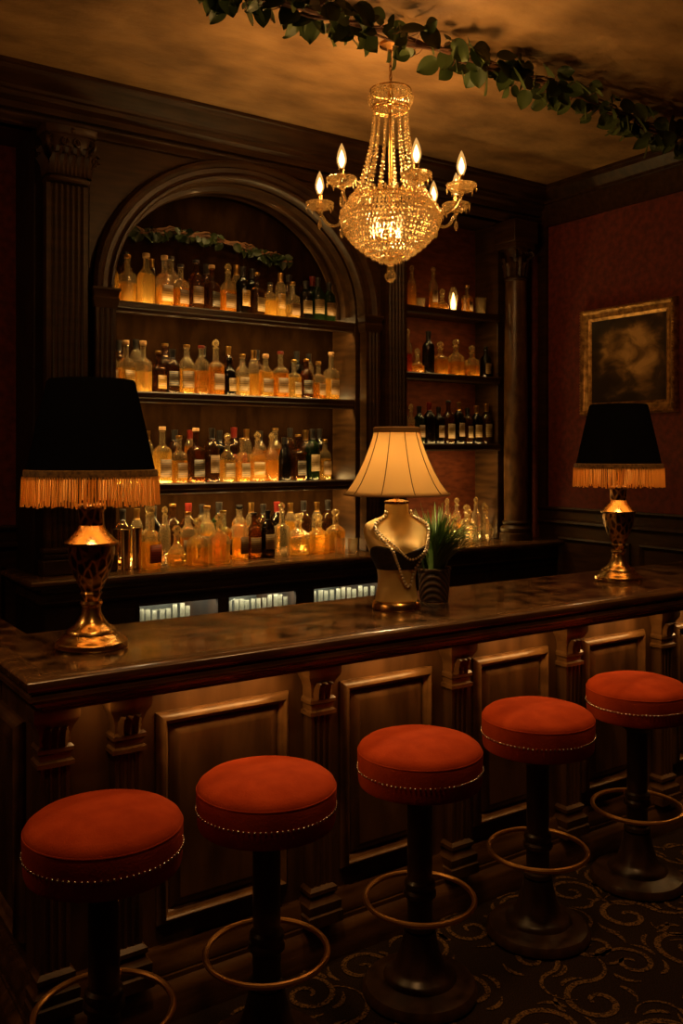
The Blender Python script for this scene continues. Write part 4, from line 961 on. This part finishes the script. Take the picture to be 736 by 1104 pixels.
# ------------------------------------------------------------------ painting
y0, y1, z0, z1 = 3.285, 4.0, 1.885, 2.565
t = thing('painting', 'dark cloudscape painting in a gilded frame on the red right wall', 'painting', (XR, (y0 + y1) / 2, z0))
fm = MB(); fm.rect_ring(y0, y1, z0, z1, [(0, .0), (0, .030), (.008, .046), (.018, .050), (.026, .042), (.034, .034), (.052, .026), (.060, .028), (.066, .024), (.074, .018), (.078, .014), (.078, 0)], lambda u, v, h: (XR - .002 - h, u, v))
fo = fm.build('frame', M['gilt'], t, world=True)
bd = MB(); sp_ = .018
def beads(a, b_):
    n_ = int((Vector(b_) - Vector(a)).length / sp_)
    for i in range(n_ + 1): bd.ball(tuple(Vector(a).lerp(Vector(b_), i / n_)), .0062, 6, 4)
ins = .013
for a, b_ in (((y0 + ins, z0 + ins), (y1 - ins, z0 + ins)), ((y0 + ins, z1 - ins), (y1 - ins, z1 - ins)), ((y0 + ins, z0 + ins), (y0 + ins, z1 - ins)), ((y1 - ins, z0 + ins), (y1 - ins, z1 - ins))):
    beads((XR - .052, a[0], a[1]), (XR - .052, b_[0], b_[1]))
bd.build('bead_border', M['gilt'], fo, world=True)
k = NT('cloud_painting'); p = k.n('ShaderNodeBsdfPrincipled', Roughness=.35); tc = k.n('ShaderNodeTexCoord')
mp = k.n('ShaderNodeMapping'); mp.inputs['Location'].default_value = (0, 1.35, .62); mp.inputs['Scale'].default_value = (1, 1, 1.5); k.l(tc.outputs['Object'], mp.inputs[0])
n1 = k.n('ShaderNodeTexNoise', Scale=5.5, Detail=8); n1.inputs['Distortion'].default_value = .6; k.l(mp.outputs[0], n1.inputs['Vector'])
gr = k.n('ShaderNodeTexGradient'); gr.gradient_type = 'SPHERICAL'
mp2 = k.n('ShaderNodeMapping'); mp2.inputs['Location'].default_value = (0, .12, -1.0); mp2.inputs['Scale'].default_value = (0, 2.6, 2.6); k.l(tc.outputs['Object'], mp2.inputs[0]); k.l(mp2.outputs[0], gr.inputs['Vector'])
mt = k.n('ShaderNodeMath'); mt.operation = 'MULTIPLY_ADD'; k.l(gr.outputs['Fac'], mt.inputs[0]); mt.inputs[1].default_value = .60; k.l(n1.outputs[0], mt.inputs[2])
k.l(k.ramp(mt.outputs[0], [(.58, (.016, .010, .004)), (.74, (.05, .029, .010)), (.86, (.22, .125, .038)), (1.0, (.55, .34, .12))]), p.inputs['Base Color'])
k.l(p.outputs[0], k.out.inputs[0])
MB().add([(XR - .016, y0 + .072, z0 + .072), (XR - .016, y1 - .072, z0 + .072), (XR - .016, y1 - .072, z1 - .072), (XR - .016, y0 + .072, z1 - .072)], [(0, 1, 2, 3)]) if False else None
MB().box(XR - .016, XR - .003, y0 + .072, y1 - .072, z0 + .072, z1 - .072).build('canvas', k.m, t, world=True)
# ------------------------------------------------------------------ lighting
LED = (1, .61, .20)
for z, e in ((2.42, 8.5), (1.96, 8.5), (1.48, 16.0)):          # strips tucked behind each shelf edge, shining on the row below
    area((AX, 4.484, z - .03), 2 * AA - .1, .016, e, (math.radians(12), 0, 0), LED)
for z, e in ((2.42, 2.4), (1.96, 2.2), (1.48, 2.2)):           # strips along each shelf behind its raised lip, shining up through the glass
    area((AX, 4.480, z + .003), 2 * AA - .1, .012, e, (math.radians(180 - 40), 0, 0), LED)
area((AX, 4.685, ZC + .012), 2 * AA - .12, .016, 11, (math.radians(180 + 30), 0, 0), LED)
for z in (2.42, 1.96, 1.48): area((AX, 4.678, z + .006), 2 * AA - .1, .010, 6.5, (math.radians(180 + 35), 0, 0), LED)
area((AX, 4.475, 2.46 + .60), .5, .02, 1.5, (math.radians(10), 0, 0), LED)
for z, e in ((2.57, .9), (2.15, 1.0), (1.70, 3.0)):
    area((3.88, 4.486, z - .036), .7, .014, e, (math.radians(10), 0, 0), LED)
for z, e in ((2.57, .7), (2.15, .9), (1.70, .9)):
    area((3.88, 4.480, z + .003), .7, .012, e, (math.radians(180 - 40), 0, 0), LED)
area((3.88, 4.66, ZC + .012),   .7, .016, 6.5, (math.radians(180 + 30), 0, 0), LED)
# strips under the bar-top overhang between the pilasters, washing the panels
BAYS = [.738] + PX
for a, b_ in zip(BAYS[:-1], BAYS[1:]):
    L = max(b_ - a - .24, .04)
    area(((a + b_) / 2, 2.415, .963), L, .02, 2.0 * L, (math.radians(16), 0, 0), (1, .52, .16))
# ceiling downlights over the stools
for x in (.9, 2.0, 3.1): spot((x, 1.75, H - .05), (x + .05, 2.12, .7), 50, 54, .10, (1, .50, .17))
for x, tx in ((.5, .95), (1.6, 2.06), (2.9, 3.3)): spot((x, .95, H - .05), (tx, 2.66, 1.2), 24, 40, .06, (1, .54, .19))  # added spots, brighten torso, lamp urns and counter edge from the front
point((-.5, 3.3, 2.3), 15, .12, (1, .52, .18))  # added unseen light, lifts the dark red wall at the left
w = bpy.data.worlds.new('world'); S.world = w; w.use_nodes = True
w.node_tree.nodes['Background'].inputs[0].default_value = (.9, .45, .15, 1); w.node_tree.nodes['Background'].inputs[1].default_value = .004
# ------------------------------------------------------------------ view
S.view_settings.view_transform = 'Standard'; S.view_settings.look = 'None'; S.view_settings.exposure = 0; S.view_settings.gamma = 1; S.view_settings.use_curve_mapping = False
cy_ = S.cycles; cy_.use_denoising = True; cy_.max_bounces = 14; cy_.transmission_bounces = 10; cy_.transparent_max_bounces = 16; cy_.glossy_bounces = 5; cy_.diffuse_bounces = 4
cy_.sample_clamp_indirect = 4; cy_.caustics_reflective = True; cy_.caustics_refractive = True
